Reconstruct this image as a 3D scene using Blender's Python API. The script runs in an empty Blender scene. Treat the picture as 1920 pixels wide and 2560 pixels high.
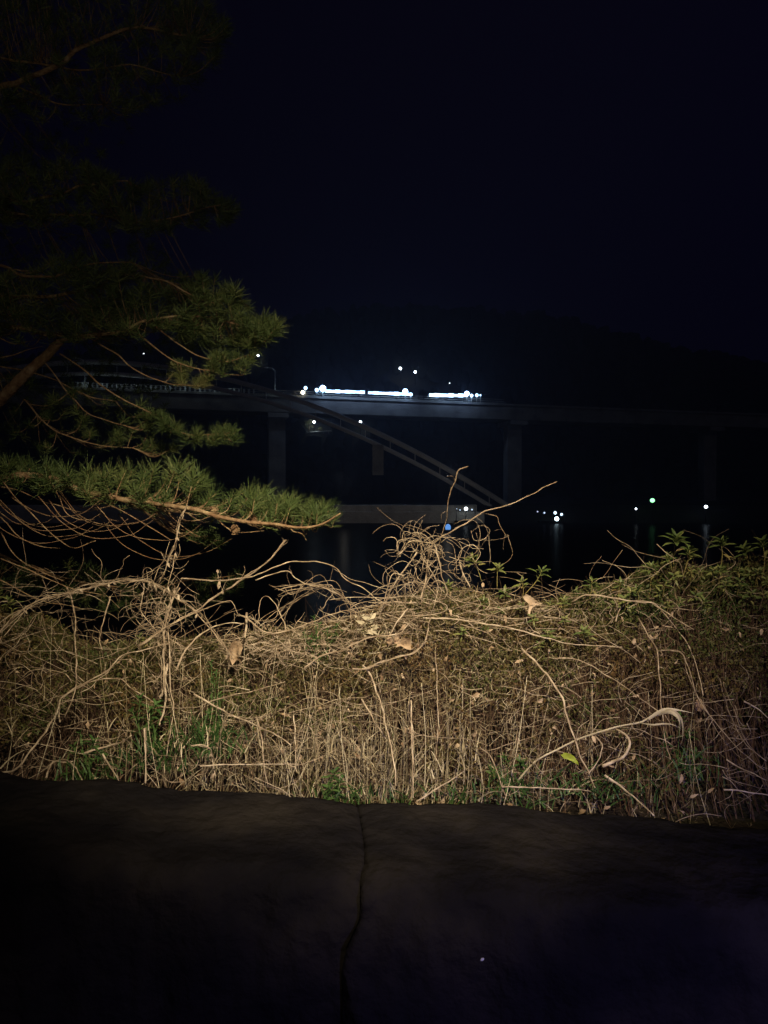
import bpy, math, random
import numpy as np
from mathutils import Vector, noise
from mathutils.bvhtree import BVHTree
random.seed(7); rng = np.random.default_rng(7)
C = bpy.context.scene.collection
S = bpy.context.scene

# ---------------------------------------------------------------- camera
EYE = 1.6; F = 1778.0; PITCH = math.radians(-0.97)
cd = bpy.data.cameras.new('camera'); cam = bpy.data.objects.new('camera', cd); C.objects.link(cam)
cam.location = (0, 0, EYE); cam.rotation_euler = (math.pi/2 + PITCH, 0, 0)
cd.sensor_fit = 'VERTICAL'; cd.sensor_height = 36; cd.lens = 25; cd.clip_start = 0.05; cd.clip_end = 3000
S.camera = cam
# ---------------------------------------------------------------- night sky
w = bpy.data.worlds.new('World'); S.world = w; w.use_nodes = True
nt = w.node_tree; bg = nt.nodes['Background']
tc = nt.nodes.new('ShaderNodeTexCoord'); sx = nt.nodes.new('ShaderNodeSeparateXYZ'); cr = nt.nodes.new('ShaderNodeValToRGB')
mr = nt.nodes.new('ShaderNodeMapRange'); mr.inputs[1].default_value = -0.5; mr.inputs[2].default_value = 0.9
nt.links.new(tc.outputs['Generated'], sx.inputs[0]); nt.links.new(sx.outputs['X'], mr.inputs[0]); nt.links.new(mr.outputs[0], cr.inputs[0])
nt.links.new(cr.outputs[0], bg.inputs[0])
cr.color_ramp.elements[0].color = (0.0011, 0.0006, 0.0046, 1); cr.color_ramp.elements[1].color = (0.0017, 0.0009, 0.0095, 1)
bg.inputs[1].default_value = 0.6
# ---------------------------------------------------------------- sun lamp added to lift the far bridge and arch, and the street lamp behind the viewer
sd = bpy.data.lights.new('far_fill_sun', 'SUN'); sd.energy = 0.018; sd.angle = math.radians(0.5); sd.color = (1.0, 0.95, 0.86)
so = bpy.data.objects.new('far_fill_sun', sd); C.objects.link(so); so.rotation_euler = (math.radians(68), 0, math.radians(18))
LAMP = Vector((0.40, -0.6, 3.4)); AIM = Vector((-0.06, 3.2, 1.33))
ld = bpy.data.lights.new('street_lamp_light', 'SPOT'); ld.energy = 1330; ld.color = (1.0, 0.83, 0.595)
ld.spot_size = math.radians(51.5); ld.spot_blend = 1.0; ld.shadow_soft_size = 0.05
lo = bpy.data.objects.new('street_lamp_light', ld); C.objects.link(lo); lo.location = LAMP
lo.rotation_euler = (AIM - LAMP).to_track_quat('-Z', 'Y').to_euler()
def pl(name, loc, e_, col=(.7, .85, 1), r=.2):
    l = bpy.data.lights.new(name, 'POINT'); l.energy = e_; l.color = col; l.shadow_soft_size = r
    o = bpy.data.objects.new(name, l); C.objects.link(o); o.location = loc; return o
pl('street_lamp_bulb', LAMP+Vector((0, -.1, .1)), 26, (1, .80, .52), .08)      # the lamp's stray light outside its beam
cs = bpy.data.lights.new('boulder_blue_fill', 'SPOT'); cs.energy = 520; cs.color = (.32, .28, 1); cs.spot_size = math.radians(44); cs.spot_blend = 1.0; cs.shadow_soft_size = .1  # unseen spot added to tint the lower right boulder blue
co = bpy.data.objects.new('boulder_blue_fill', cs); C.objects.link(co); co.location = (2.6, -3.0, 2.6); co.rotation_euler = (Vector((1.05, 1.55, -.25))-co.location).to_track_quat('-Z', 'Y').to_euler()
pl('right_blue_fill', Vector((6, -3, 3.5)), 40, (.40, .36, 1), .2)                 # unseen cold light added to turn the right side bluish
fd = bpy.data.lights.new('pine_fill_spot', 'SPOT'); fd.energy = 80; fd.color = (1.0, .84, .60); fd.spot_size = math.radians(54); fd.spot_blend = 1.0; fd.shadow_soft_size = .08  # unseen upward spot added to brighten the pine's upper tiers
fo = bpy.data.objects.new('pine_fill_spot', fd); C.objects.link(fo); fo.location = (-.3, -2.6, 1.3)
fo.rotation_euler = (Vector((-1.25, 4.3, 3.75))-fo.location).to_track_quat('-Z', 'Y').to_euler()
S.view_settings.view_transform = 'Standard'; S.view_settings.look = 'None'; S.view_settings.exposure = 0; S.view_settings.gamma = 1
S.render.film_transparent = False
try:
    S.cycles.use_denoising = True; S.cycles.max_bounces = 5; S.cycles.use_light_tree = True; S.cycles.sample_clamp_indirect = 4
except Exception: pass

# ---------------------------------------------------------------- helpers
def P(px, py, Y):
    """a pixel of the photograph at depth Y -> a point in the place"""
    u = (px-960)/F; v = (1280-py)/F
    dy = math.cos(PITCH) - math.sin(PITCH)*v; dz = math.sin(PITCH) + math.cos(PITCH)*v
    k = Y/dy
    return Vector((u*k, Y, EYE + dz*k))

def smooth(pts, n=5):
    pts = [Vector(p) for p in pts]
    if len(pts) < 3: 
        return [pts[0].lerp(pts[-1], i/n) for i in range(n+1)] if len(pts) == 2 else pts
    q = [pts[0]*2-pts[1]] + pts + [pts[-1]*2-pts[-2]]; out = []
    for i in range(1, len(q)-2):
        a, b, c, d = q[i-1], q[i], q[i+1], q[i+2]
        for k in range(n):
            t = k/n
            out.append(0.5*((2*b) + (c-a)*t + (2*a-5*b+4*c-d)*t*t + (3*b-a-3*c+d)*t**3))
    out.append(pts[-1]); return out

class MB:
    def __init__(s): s.v = []; s.f = []; s.t = []; s.cur = 0.5
    def add(s, vs, fs, t=None):
        o = len(s.v); s.v.extend(vs); s.f.extend([tuple(i+o for i in f) for f in fs]); s.t.extend([s.cur if t is None else t]*len(vs))
    def tube(s, pts, r0, r1=None, sides=5, t=None, wob=0.0):
        r1 = r0*0.4 if r1 is None else r1
        n = len(pts); vs = []; fs = []
        for i, p in enumerate(pts):
            a = pts[max(0, i-1)]; b = pts[min(n-1, i+1)]; d = (Vector(b)-Vector(a))
            d = d.normalized() if d.length > 1e-9 else Vector((0, 0, 1))
            ref = Vector((0.13, 0.97, 0.2)) if abs(d.y) < 0.9 else Vector((1, 0, 0))
            u = d.cross(ref).normalized(); v = d.cross(u)
            r = r0+(r1-r0)*i/max(1, n-1)
            if wob: r *= 1+wob*math.sin(i*2.3+r0*900)
            for k in range(sides):
                an = 2*math.pi*k/sides; vs.append(Vector(p)+u*(r*math.cos(an))+v*(r*math.sin(an)))
        for i in range(n-1):
            for k in range(sides):
                k2 = (k+1) % sides; fs.append((i*sides+k, i*sides+k2, (i+1)*sides+k2, (i+1)*sides+k))
        fs.append(tuple(range(sides))[::-1]); fs.append(tuple((n-1)*sides+k for k in range(sides)))
        s.add(vs, fs, t)
    def leaf(s, base, d, nrm, L, W, t=None, curl=0.25):
        """a pointed leaf folded along its midrib and curling down"""
        d = d.normalized(); side = d.cross(nrm)
        side = side.normalized() if side.length > 1e-6 else Vector((1, 0, 0)); up = side.cross(d).normalized()
        c1 = base+d*L*0.38+up*L*0.02; c2 = base+d*L*0.72-up*L*curl*0.35; tip = base+d*L*0.97-up*L*curl
        vs = [base, c1+side*W/2+up*W*.18, c1, c1-side*W/2+up*W*.18, c2+side*W*.36+up*W*.1, c2, c2-side*W*.36+up*W*.1, tip]
        s.add(vs, [(0, 1, 2), (0, 2, 3), (1, 4, 5, 2), (2, 5, 6, 3), (4, 7, 5), (5, 7, 6)], t)
    def leaf2(s, base, d, side, L, W, t=None):
        s.add([base, base+d*L*.45+side*W/2, base+d*L, base+d*L*.45-side*W/2], [(0, 1, 2, 3)], t)
    def box(s, c, sx_, sy_, sz_, rz=0, t=None):
        cs, sn = math.cos(rz), math.sin(rz); vs = []
        for z in (-1, 1):
            for x, y in ((-1, -1), (1, -1), (1, 1), (-1, 1)):
                lx, ly = x*sx_/2, y*sy_/2; vs.append(Vector(c)+Vector((lx*cs-ly*sn, lx*sn+ly*cs, z*sz_/2)))
        s.add(vs, [(3, 2, 1, 0), (4, 5, 6, 7), (0, 1, 5, 4), (1, 2, 6, 5), (2, 3, 7, 6), (3, 0, 4, 7)], t)
    def ball(s, c, r, n=8, m=6, sz=1.0, t=None, jit=0):
        vs = [Vector(c)+Vector((0, 0, -r*sz))]; fs = []
        for i in range(1, m):
            a = math.pi*i/m-math.pi/2
            for k in range(n):
                b = 2*math.pi*k/n; q = 1+random.uniform(-jit, jit)
                vs.append(Vector(c)+Vector((r*q*math.cos(a)*math.cos(b), r*q*math.cos(a)*math.sin(b), r*q*sz*math.sin(a))))
        vs.append(Vector(c)+Vector((0, 0, r*sz))); T = len(vs)-1
        for k in range(n):
            fs.append((0, 1+(k+1) % n, 1+k)); fs.append((T, T-n+k, T-n+(k+1) % n))
        for i in range(m-2):
            for k in range(n): fs.append((1+i*n+k, 1+i*n+(k+1) % n, 1+(i+1)*n+(k+1) % n, 1+(i+1)*n+k))
        s.add(vs, fs, t)
    def build(s, name, m, parent=None, shade=True):
        me = bpy.data.meshes.new(name); org = parent.location.copy() if parent is not None else None
        base = None
        P_ = parent
        off = Vector((0, 0, 0))
        while P_ is not None: off += P_.location; P_ = P_.parent
        me.from_pydata([tuple(v-off) for v in s.v], [], s.f)
        at = me.attributes.new('tint', 'FLOAT', 'POINT'); at.data.foreach_set('value', np.array(s.t, dtype=np.float32))
        if shade: me.polygons.foreach_set('use_smooth', [True]*len(me.polygons))
        me.materials.append(m); me.update()
        o = bpy.data.objects.new(name, me); C.objects.link(o)
        if parent is not None: o.parent = parent
        return o

def tag(o, label=None, cat=None, group=None, kind=None):
    for k, v in (('label', label), ('category', cat), ('group', group), ('kind', kind)):
        if v: o[k] = v
    return o
def empty(name, loc):
    o = bpy.data.objects.new(name, None); C.objects.link(o); o.location = loc; return o

def mat(name, cols, rough=0.8, nscale=6.0, mix=0.6, bump=0.0, bscale=40, spec=0.3, metallic=0, transl=0.0):
    """cols: ramp over (tint attribute blended with noise)"""
    m = bpy.data.materials.new(name); m.use_nodes = True; n = m.node_tree; b = n.nodes['Principled BSDF']; L = n.links.new
    a = n.nodes.new('ShaderNodeAttribute'); a.attribute_name = 'tint'
    g = n.nodes.new('ShaderNodeNewGeometry'); no = n.nodes.new('ShaderNodeTexNoise'); no.inputs['Scale'].default_value = nscale; no.inputs['Detail'].default_value = 6
    L(g.outputs['Position'], no.inputs['Vector'])
    st = n.nodes.new('ShaderNodeMapRange'); st.inputs[1].default_value = 0.3; st.inputs[2].default_value = 0.7; L(no.outputs['Fac'], st.inputs[0])
    mx = n.nodes.new('ShaderNodeMix'); mx.inputs[0].default_value = mix; L(a.outputs['Fac'], mx.inputs[2]); L(st.outputs[0], mx.inputs[3])
    r = n.nodes.new('ShaderNodeValToRGB'); L(mx.outputs[0], r.inputs[0]); e = r.color_ramp.elements
    e[0].color = (*cols[0], 1); e[1].color = (*cols[-1], 1)
    for i, c in enumerate(cols[1:-1]): x = e.new((i+1)/(len(cols)-1)); x.color = (*c, 1)
    L(r.outputs[0], b.inputs['Base Color']); b.inputs['Roughness'].default_value = rough; b.inputs['Specular IOR Level'].default_value = spec; b.inputs['Metallic'].default_value = metallic
    if bump:
        n2 = n.nodes.new('ShaderNodeTexNoise'); n2.inputs['Scale'].default_value = bscale; n2.inputs['Detail'].default_value = 8; L(g.outputs['Position'], n2.inputs['Vector'])
        bp = n.nodes.new('ShaderNodeBump'); bp.inputs['Strength'].default_value = bump; bp.inputs['Distance'].default_value = 1.0/bscale; L(n2.outputs['Fac'], bp.inputs['Height']); L(bp.outputs[0], b.inputs['Normal'])
    if transl:
        tr = n.nodes.new('ShaderNodeBsdfTranslucent'); L(r.outputs[0], tr.inputs[0]); ms = n.nodes.new('ShaderNodeMixShader'); ms.inputs[0].default_value = transl
        out = n.nodes['Material Output']; L(b.outputs[0], ms.inputs[1]); L(tr.outputs[0], ms.inputs[2]); L(ms.outputs[0], out.inputs['Surface'])
    return m
def emit(name, col, s):
    m = bpy.data.materials.new(name); m.use_nodes = True; b = m.node_tree.nodes['Principled BSDF']
    b.inputs['Base Color'].default_value = (*[c*.8 for c in col], 1); b.inputs['Emission Color'].default_value = (*col, 1); b.inputs['Emission Strength'].default_value = s
    return m

M = dict(
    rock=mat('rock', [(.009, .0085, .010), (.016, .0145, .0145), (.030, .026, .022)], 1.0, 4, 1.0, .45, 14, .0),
    soil=mat('soil', [(.015, .012, .009), (.035, .026, .018), (.03, .03, .015)], 1, 5, 1, .8, 30, .1),
    grassland=mat('grassland', [(.010, .012, .008), (.022, .022, .015), (.03, .028, .02)], 1, .05, 1, 0, 30, .0),
    woods=mat('woods', [(.006, .009, .006), (.014, .018, .011)], 1, .3, .7, 0, 30, .0),
    pale_stone=mat('pale_stone', [(.50, .47, .42), (.66, .62, .56), (.80, .76, .69)], .95, .5, 1, .4, 3, .1),
    fuzz=mat('fuzz', [(.07, .055, .03), (.24, .19, .10), (.64, .56, .38)], .8, 5, .5, 0, 30, .1),
    concrete=mat('concrete', [(.20, .19, .175), (.30, .285, .26), (.38, .36, .33)], .9, .35, 1, .3, 3, .2),
    steel=mat('steel', [(.62, .58, .52), (.75, .71, .64)], .7, .8, 1, 0, 3, .3),
    paint=mat('pale_paint', [(.45, .47, .48), (.6, .62, .62)], .6, 2, 1, 0, 3, .4),
    bark=mat('bark', [(.13, .065, .035), (.26, .17, .09), (.44, .34, .19)], .95, 25, .7, .8, 60, .1),
    needles=mat('needles', [(.025, .05, .014), (.065, .10, .028), (.13, .165, .05), (.24, .21, .09)], .6, 3, .35, 0, 30, .25, transl=.2),
    vine=mat('dry_vine', [(.07, .05, .034), (.20, .145, .09), (.44, .35, .24), (.74, .63, .46)], .85, 26, .5, .5, 120, .15),
    straw=mat('straw', [(.08, .06, .035), (.28, .23, .13), (.72, .64, .44)], .7, 12, .3, 0, 30, .2, transl=.15),
    twig=mat('twig', [(.035, .022, .014), (.08, .048, .030), (.20, .14, .09)], .9, 8, .4, 0, 30, .1),
    leaf=mat('azalea_leaf', [(.024, .052, .012), (.06, .082, .018), (.105, .095, .028), (.14, .08, .030), (.24, .18, .085)], .6, 4, .35, 0, 30, .3, transl=.2),
    shoot=mat('fresh_leaf', [(.04, .08, .02), (.12, .16, .045), (.27, .27, .09), (.38, .25, .10)], .45, 8, .2, 0, 30, .45, transl=.25),
    weed=mat('green_weed', [(.03, .07, .02), (.06, .13, .03), (.13, .21, .06)], .5, 8, .3, 0, 30, .4, transl=.25),
    deadleaf=mat('dead_leaf', [(.16, .09, .045), (.42, .30, .18), (.66, .52, .36)], .8, 30, .4, .6, 90, .2, transl=.2),
    yleaf=mat('yellow_green_leaf', [(.25, .36, .04), (.45, .50, .06)], .5, 30, .5, .3, 90, .4, transl=.3),
)

# ---------------------------------------------------------------- terrain and water
WZ = -2.9
def near_h(x, y):
    if y < 1.75: z = 0.0
    elif y < 2.0: z = (y-1.75)/.25*.5
    elif y < 3.9: z = .5+.05*(y-2.0)
    else: z = .6-(y-3.9)*.62
    z = max(z, -6.0)
    return z + (0.03*noise.noise(Vector((x*1.5, y*1.5, 0))) if y > 1.9 else 0)
def hill_h(x, y):
    if y < 141: return -5.0
    z = .55+min(1, max(0, (y-150)/25))*.5
    t = max(0, (y-178))/190
    prof = 1-math.exp(-1.5*t*t*2.2)
    side = 1+.25*math.sin(x*.011+1.2)-.0009*max(0, x)
    z += 76*prof*max(.3, side)+noise.noise(Vector((x*.012, y*.012, 3)))*10*min(1, t*2)+noise.noise(Vector((x*.05, y*.05, 9)))*2.5*min(1, t*3)
    return z
def grid(name, xs, ys, fn, m):
    g = MB(); nx = len(xs)
    for y in ys:
        for x in xs: g.v.append(Vector((x, y, fn(x, y)))); g.t.append(.5)
    for j in range(len(ys)-1):
        for i in range(nx-1): a = j*nx+i; g.f.append((a, a+1, a+nx+1, a+nx))
    return g.build(name, m)
xs = sorted(set(list(np.linspace(-4, 4, 81))+list(np.linspace(-30, -4, 14))+list(np.linspace(4, 30, 14))+[-400, -200, -80, 80, 200, 400]))
ys = [-60, -20, -5, 0, 1, 1.7]+list(np.linspace(1.75, 4.2, 36))+list(np.linspace(4.6, 16, 14))+[30, 80, 141]
tag(grid('ground', xs, ys, near_h, M['soil']), kind='structure')
tag(grid('hills', list(np.linspace(-420, 420, 141)), [139.5, 141.2, 143, 146, 150, 155, 160, 168, 176]+list(np.linspace(182, 460, 60)), hill_h, M['grassland']), kind='structure')
wm = bpy.data.materials.new('lake_water'); wm.use_nodes = True; n = wm.node_tree; b = n.nodes['Principled BSDF']; L = n.links.new
b.inputs['Base Color'].default_value = (.004, .005, .006, 1); b.inputs['Roughness'].default_value = .25; b.inputs['IOR'].default_value = 1.33
g = n.nodes.new('ShaderNodeNewGeometry'); mp = n.nodes.new('ShaderNodeMapping'); mp.inputs['Scale'].default_value = (.5, .9, 1); L(g.outputs['Position'], mp.inputs[0])
n1 = n.nodes.new('ShaderNodeTexNoise'); n1.inputs['Scale'].default_value = 1.0; n1.inputs['Detail'].default_value = 6; L(mp.outputs[0], n1.inputs['Vector'])
bp = n.nodes.new('ShaderNodeBump'); bp.inputs['Strength'].default_value = .25; bp.inputs['Distance'].default_value = .06; L(n1.outputs['Fac'], bp.inputs['Height']); L(bp.outputs[0], b.inputs['Normal'])
df = n.nodes.new('ShaderNodeBsdfDiffuse'); df.inputs[0].default_value = (.006, .007, .006, 1); ms = n.nodes.new('ShaderNodeMixShader'); ms.inputs[0].default_value = .88
L(b.outputs[0], ms.inputs[1]); L(df.outputs[0], ms.inputs[2]); L(ms.outputs[0], n.nodes['Material Output'].inputs['Surface'])
wb = MB(); wb.add([Vector((-420, 5, WZ)), Vector((420, 5, WZ)), Vector((420, 200, WZ)), Vector((-420, 200, WZ))], [(0, 1, 2, 3)])
tag(wb.build('water', wm), kind='structure')

def hill_hit(px, py, y0=146):
    y = y0
    while y < 455:
        p = P(px, py, y)
        if hill_h(p.x, y) >= p.z: return Vector((p.x, y, hill_h(p.x, y)))
        y += 1.0
    p = P(px, py, 300); return p

# ---------------------------------------------------------------- embankment
em = empty('embankment', (0, 138.6, WZ))
tag(em, 'long pale stone embankment in two steps along the far waterline', 'embankment')
e = MB(); a, c_ = -150, 150
def strip(mb, prof, x0, x1, n=60):
    k = len(prof); vs = []; fs = []
    for i in range(n+1):
        x = x0+(x1-x0)*i/n
        for (y, z) in prof: vs.append(Vector((x, y+.25*noise.noise(Vector((x*.2, z, 0))), z+.12*noise.noise(Vector((x*.3, z*2, 5))))))
    for i in range(n):
        for j in range(k-1): fs.append((i*k+j, (i+1)*k+j, (i+1)*k+j+1, i*k+j+1))
    mb.add(vs, fs)
strip(e, [(137.2, WZ-1.5), (138.2, -.75), (139.4, -.70), (139.4, WZ-1.5)], -150, 19.5); e.build('lower_wall', M['pale_stone'], em, False)
e = MB(); strip(e, [(139.5, -2), (139.7, .55), (142.5, .6), (142.5, -2)], -150, 18.2); e.build('upper_wall', M['pale_stone'], em, False)
e = MB(); strip(e, [(138.0, WZ-1.5), (139.6, -1.6), (141, .3), (144, .5)], 18, 260); s_ = e.build('shore_slope', M['grassland']); tag(s_, kind='structure'); s_.name = 'shore_bank'

# ---------------------------------------------------------------- girder bridge
A = P(213, 968, 140); B = P(1700, 1024, 176); dirb = Vector((B.x-A.x, B.y-A.y, 0)); Lb = dirb.length; dirb.normalize()
nb = Vector((dirb.y, -dirb.x, 0))                     # towards the viewer
rz = math.atan2(dirb.y, dirb.x); ZT = A.z
def along_px(px):
    """distance along the bridge whose near edge shows at pixel column px"""
    u = (px-960)/F; k = (A.x-u*A.y)/(u*dirb.y-dirb.x); return k
def bp_(s, z, off=0): q = A+dirb*s+nb*off; return Vector((q.x, q.y, z))
br = empty('girder_bridge', bp_(60, 0)); tag(br, 'long pale girder bridge on tall piers across the far shore carrying white light bars', 'bridge')
s0, s1 = -60, 330
def prism(mb, s0, s1, prof, n=40):
    k = len(prof); vs = []; fs = []
    for i in range(n+1):
        s = s0+(s1-s0)*i/n
        for (o, z) in prof: vs.append(bp_(s, z, o))
    for i in range(n):
        for j in range(k): j2 = (j+1) % k; fs.append((i*k+j, (i+1)*k+j, (i+1)*k+j2, i*k+j2))
    fs.append(tuple(range(k))); fs.append(tuple(n*k+j for j in range(k))[::-1])
    mb.add(vs, fs)
d = MB(); prism(d, s0, s1, [(0, ZT), (0, ZT-.45), (-9.5, ZT-.45), (-9.5, ZT)]); d.build('deck', M['concrete'], br, False)
d = MB(); prism(d, s0, s1, [(-.55, ZT-.46), (-.9, ZT-3.5), (-1.3, ZT-3.6), (-8, ZT-3.6), (-8.9, ZT-.46)]); d.build('girder', M['concrete'], br, False)
for px in (-60, 698, 1303, 1800, 2200):
    s = along_px(px); q = bp_(s, 0, -4.7); p_ = MB(); zb = hill_h(q.x, q.y)-1
    p_.box((q.x, q.y, (zb+ZT-4.6)/2), 3.6, 2.4, ZT-4.6-zb, rz)
    pr = p_.build('pier', M['concrete'], br, False)
    c = MB(); c.box((q.x, q.y, ZT-4.1), 4.4, 7.4, .98, rz); c.build('pier_cap', M['concrete'], pr, False)
# railing
r_ = MB(); sA, sB = along_px(120), along_px(660)
for z in (.95, .5, .12):
    prism(r_, sA, along_px(1260), [(-.1, ZT+z), (-.1, ZT+z-.05), (-.16, ZT+z-.05), (-.16, ZT+z)])
r_.build('handrail', M['steel'], br, False)
px = 196
while px < 640:
    s = along_px(px); q = MB(); q.box(bp_(s, ZT+.47, -.13), .30, .12, .92, rz); q.build('railing_post', M['paint'], br, False); px += 12.2
# lit bars and lamps on the railing
led = emit('led_white', (.42, .68, 1.0), 4.5); ledw = emit('lamp_white', (.34, .62, 1.0), 14); ledy = emit('lamp_warm', (1.0, .95, .72), 6)
def bar(x0, x1, y0, y1, h=.74):
    s_a, s_b = along_px(x0), along_px(x1); q = MB()
    za = P(x0, y0, bp_(s_a, 0).y).z; zb = P(x1, y1, bp_(s_b, 0).y).z
    nseg = max(2, int((s_b-s_a)/1.05))
    for i in range(nseg):
        t = (i+.5)/nseg; s = s_a+(s_b-s_a)*t; hh = h*random.uniform(.6, 1.1)
        q.box(bp_(s, za+(zb-za)*t, .25), (s_b-s_a)/nseg*.97, .25, hh, rz)
    q.build('light_bar', led, br, False)
bar(813, 911, 978, 981); bar(920, 1022, 982, 986); bar(1072, 1168, 988, 989)
for (px, py, r, m_) in ((807, 971, .66, ledw), (1013, 979, .62, ledw), (1167, 984, .56, ledw), (792, 975, .42, led), (757, 981, .42, ledy), (764, 970, .38, led),
                        (1027, 986, .40, led), (1179, 989, .38, led), (1192, 988, .38, led), (1201, 988, .2, led)):
    s = along_px(px); Yq = bp_(s, 0, .3).y; q = MB(); c = P(px, py, Yq); q.ball(c, r, 10, 8)
    lm = q.build('lamp', m_, br); k = MB(); k.tube([Vector((c.x, c.y, ZT-.1)), Vector((c.x, c.y, c.z-r*.95))], .07, .07, 6); k.build('lamp_stem', M['steel'], lm)
for x_ in (812, 860, 905, 960, 1012, 1110, 1165):
    pl('bridge_light', bp_(along_px(x_), ZT+1.0, 2.2), 170, (.38, .58, 1))

pl('embankment_fill', P(1120, 1190, 127), 165, (1, .92, .78), .3); pl('embankment_fill', P(860, 1200, 128), 85, (1, .92, .78), .3)  # two unseen lights added over the lake to bring out embankment and arch foot
# lamp posts on the bridge
for (px, lab) in ((213, 'slim lamp post on the bridge deck at the left end of the white railing posts'), (689, 'slim lamp post on the bridge deck just left of the first white lights')):
    s = along_px(px); q = bp_(s, ZT, -.5); t = empty('bridge_lamp_post', q); tag(t, lab, 'lamp post', 'lamp posts on the bridge deck')
    k = MB(); k.tube([q, q+Vector((0, 0, 2)), q+Vector((0, 0, 5.2))], .15, .09, 8); k.build('pole', M['paint'], t)
    k = MB(); k.box(q+Vector((0, 0, .35)), .55, .55, .7, rz); k.build('base', M['paint'], t, False)
    k = MB(); top = q+Vector((0, 0, 5.1)); k.tube([top, top+Vector((-.6, -.3, .5)), top+Vector((-1.4, -.7, .55))], .07, .06, 6); k.box(top+Vector((-1.7, -.85, .52)), .8, .3, .14, rz); k.build('lamp_arm', M['steel'], t)
    pl('bridge_lamp_light', q+Vector((.5, -1.6, .9)), 9 if px > 600 else 4, (.7, .95, 1), .1)
for px in (220, 260, 300, 340, 380, 420, 460, 500, 540, 580): pl('railing_fill', bp_(along_px(px), ZT+.7, .9), 5, (.7, .92, 1), .1)  # unseen lights added in a row to brighten the railing posts

# ---------------------------------------------------------------- arch in front of the bridge
ar = empty('arch_bridge', (-57, 139, 0)); tag(ar, 'shallow arch with two pale chords curving down to the waterside before the bridge', 'arch')
pk = P(230, 905, 141.5); ft = P(1285, 1275, 141.5)
def archp(x, dz=0):
    t = (x-pk.x)/(ft.x-pk.x); return Vector((x, 141.5, pk.z-(pk.z-ft.z)*abs(t)**1.88+dz))
hs = ft.x-pk.x
for dz, r, nm in ((0, .5, 'upper_chord'), (-2.3, .42, 'lower_chord')):
    q = MB(); q.tube([archp(pk.x-hs+2*hs*i/90, dz) for i in range(91)], r, r, 8); q.build(nm, M['steel'], ar)
for i in range(1, 34):
    x = pk.x-hs+2*hs*i/34; q = MB(); q.tube([archp(x, -.3), archp(x, -2.1)], .09, .09, 5); q.build('strut', M['steel'], ar)
q = MB(); x = P(945, 1100, 141.5).x; q.box(archp(x, -5.3), 2.2, 1.2, 6, 0); q.build('hanger_block', M['concrete'], ar, False)

# ---------------------------------------------------------------- far lamps
LAMPS = []
def street_lamp(px, py, lab, e_=60, r=.3, hgt=5.0, col=(.80, .92, 1.0), st=22, Y=None, group='street lamps on the far hillside', light=True):
    if Y: base = P(px, py, Y); g0 = max(hill_h(base.x, Y), WZ); base = Vector((base.x, Y, g0)); c = P(px, py, Y)
    else:
        base = hill_hit(px, py+hgt/240*F*.9); c = P(px, py, base.y); base.x = c.x; base.z = hill_h(c.x, base.y)-.2
    LAMPS.append((px, py, c.y)); t = empty('street_lamp', base); tag(t, lab, 'street lamp', group)
    k = MB(); k.tube([base, base.lerp(Vector((c.x, c.y+.6, c.z)), .5), Vector((c.x, c.y+.6, c.z-.1)), Vector((c.x, c.y+.1, c.z+r+.05))], .12, .07, 6); k.build('pole', M['rock'], t)
    h = MB(); h.box((c.x, c.y, c.z+r+.12), r*2.2, r*2.2, .12); h.build('hood', M['rock'], t, False)
    k = MB(); k.ball(c, r, 10, 7, .9); k.build('lamp', emit('street_lamp_glow', col, st), t)
    if light: pl('street_lamp_bulb', c+Vector((0, -r*2.2 if c.y > 150 else 1.5, -.3)), e_, col, .2)
    return c, base
street_lamp(359, 884, 'tiny white street lamp glimpsed through the pine branches', 15, .22, 5, st=6)
c645, b645 = street_lamp(645, 889, 'bright street lamp on the hillside just right of the pine branch tips', 60, .42)
street_lamp(1001, 921, 'left street lamp of the close pair above the long white light bars', 130, .5)
street_lamp(1038, 930, 'right and lower street lamp of the close pair above the light bars', 50, .45)
street_lamp(1124, 958, 'faint small lamp on the hill above the right light bar', 10, .2, 4, st=5)
c785, b785 = street_lamp(785, 1055, 'street lamp under the bridge lighting a pale tree beside it', 320, .42, 4)
c901, b901 = street_lamp(901, 1055, 'lone street lamp under the bridge between the lit tree and the arch', 60, .42, 5)
street_lamp(1631, 1251, 'greenish white street lamp on the right shore, tallest of the three there', 40, .45, 3.4, (.30, 1, .42), 3, Y=137.4, light=False, group='lamps on the right shore')
street_lamp(1590, 1272, 'small low white lamp left of the greenish shore lamp', 6, .2, 1.2, Y=137.4, light=False, group='lamps on the right shore', st=8)
street_lamp(1765, 1267, 'bluish white lamp farthest right on the shore', 20, .32, 2, (.7, .85, 1), 12, Y=137.4, light=False, group='lamps on the right shore')
# lit tree and road wall by the lamp under the bridge
def small_tree(p, h, lab, m_, seed):
    random.seed(seed); t = empty('tree', p); tag(t, lab, 'tree', 'trees by the far lamps')
    k = MB(); k.tube(smooth([p, p+Vector((.1, 0, h*.5)), p+Vector((0, 0, h*.85))]), .16, .05, 6)
    for i in range(7):
        a = random.uniform(0, 6.28); z = h*random.uniform(.35, .7); k.tube([p+Vector((0, 0, z)), p+Vector((math.cos(a)*h*.28, math.sin(a)*h*.28, z+h*.18))], .06, .02, 4)
    k.build('trunk', M['bark'], t)
    k = MB()
    cl = [Vector((random.gauss(0, .2), random.gauss(0, .2), random.uniform(.35, .95)))*h for _ in range(14)]
    for i in range(1500):
        q = random.choice(cl); o = q+Vector((random.gauss(0, 1), random.gauss(0, 1), random.gauss(0, .8)))*h*.07
        k.cur = random.random(); dd = Vector((random.gauss(0, 1), random.gauss(0, 1), random.gauss(0, 1))).normalized()
        k.leaf2(p+o, dd, dd.orthogonal().normalized(), h*.06, h*.035)
    k.build('crown', m_, t)
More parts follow.
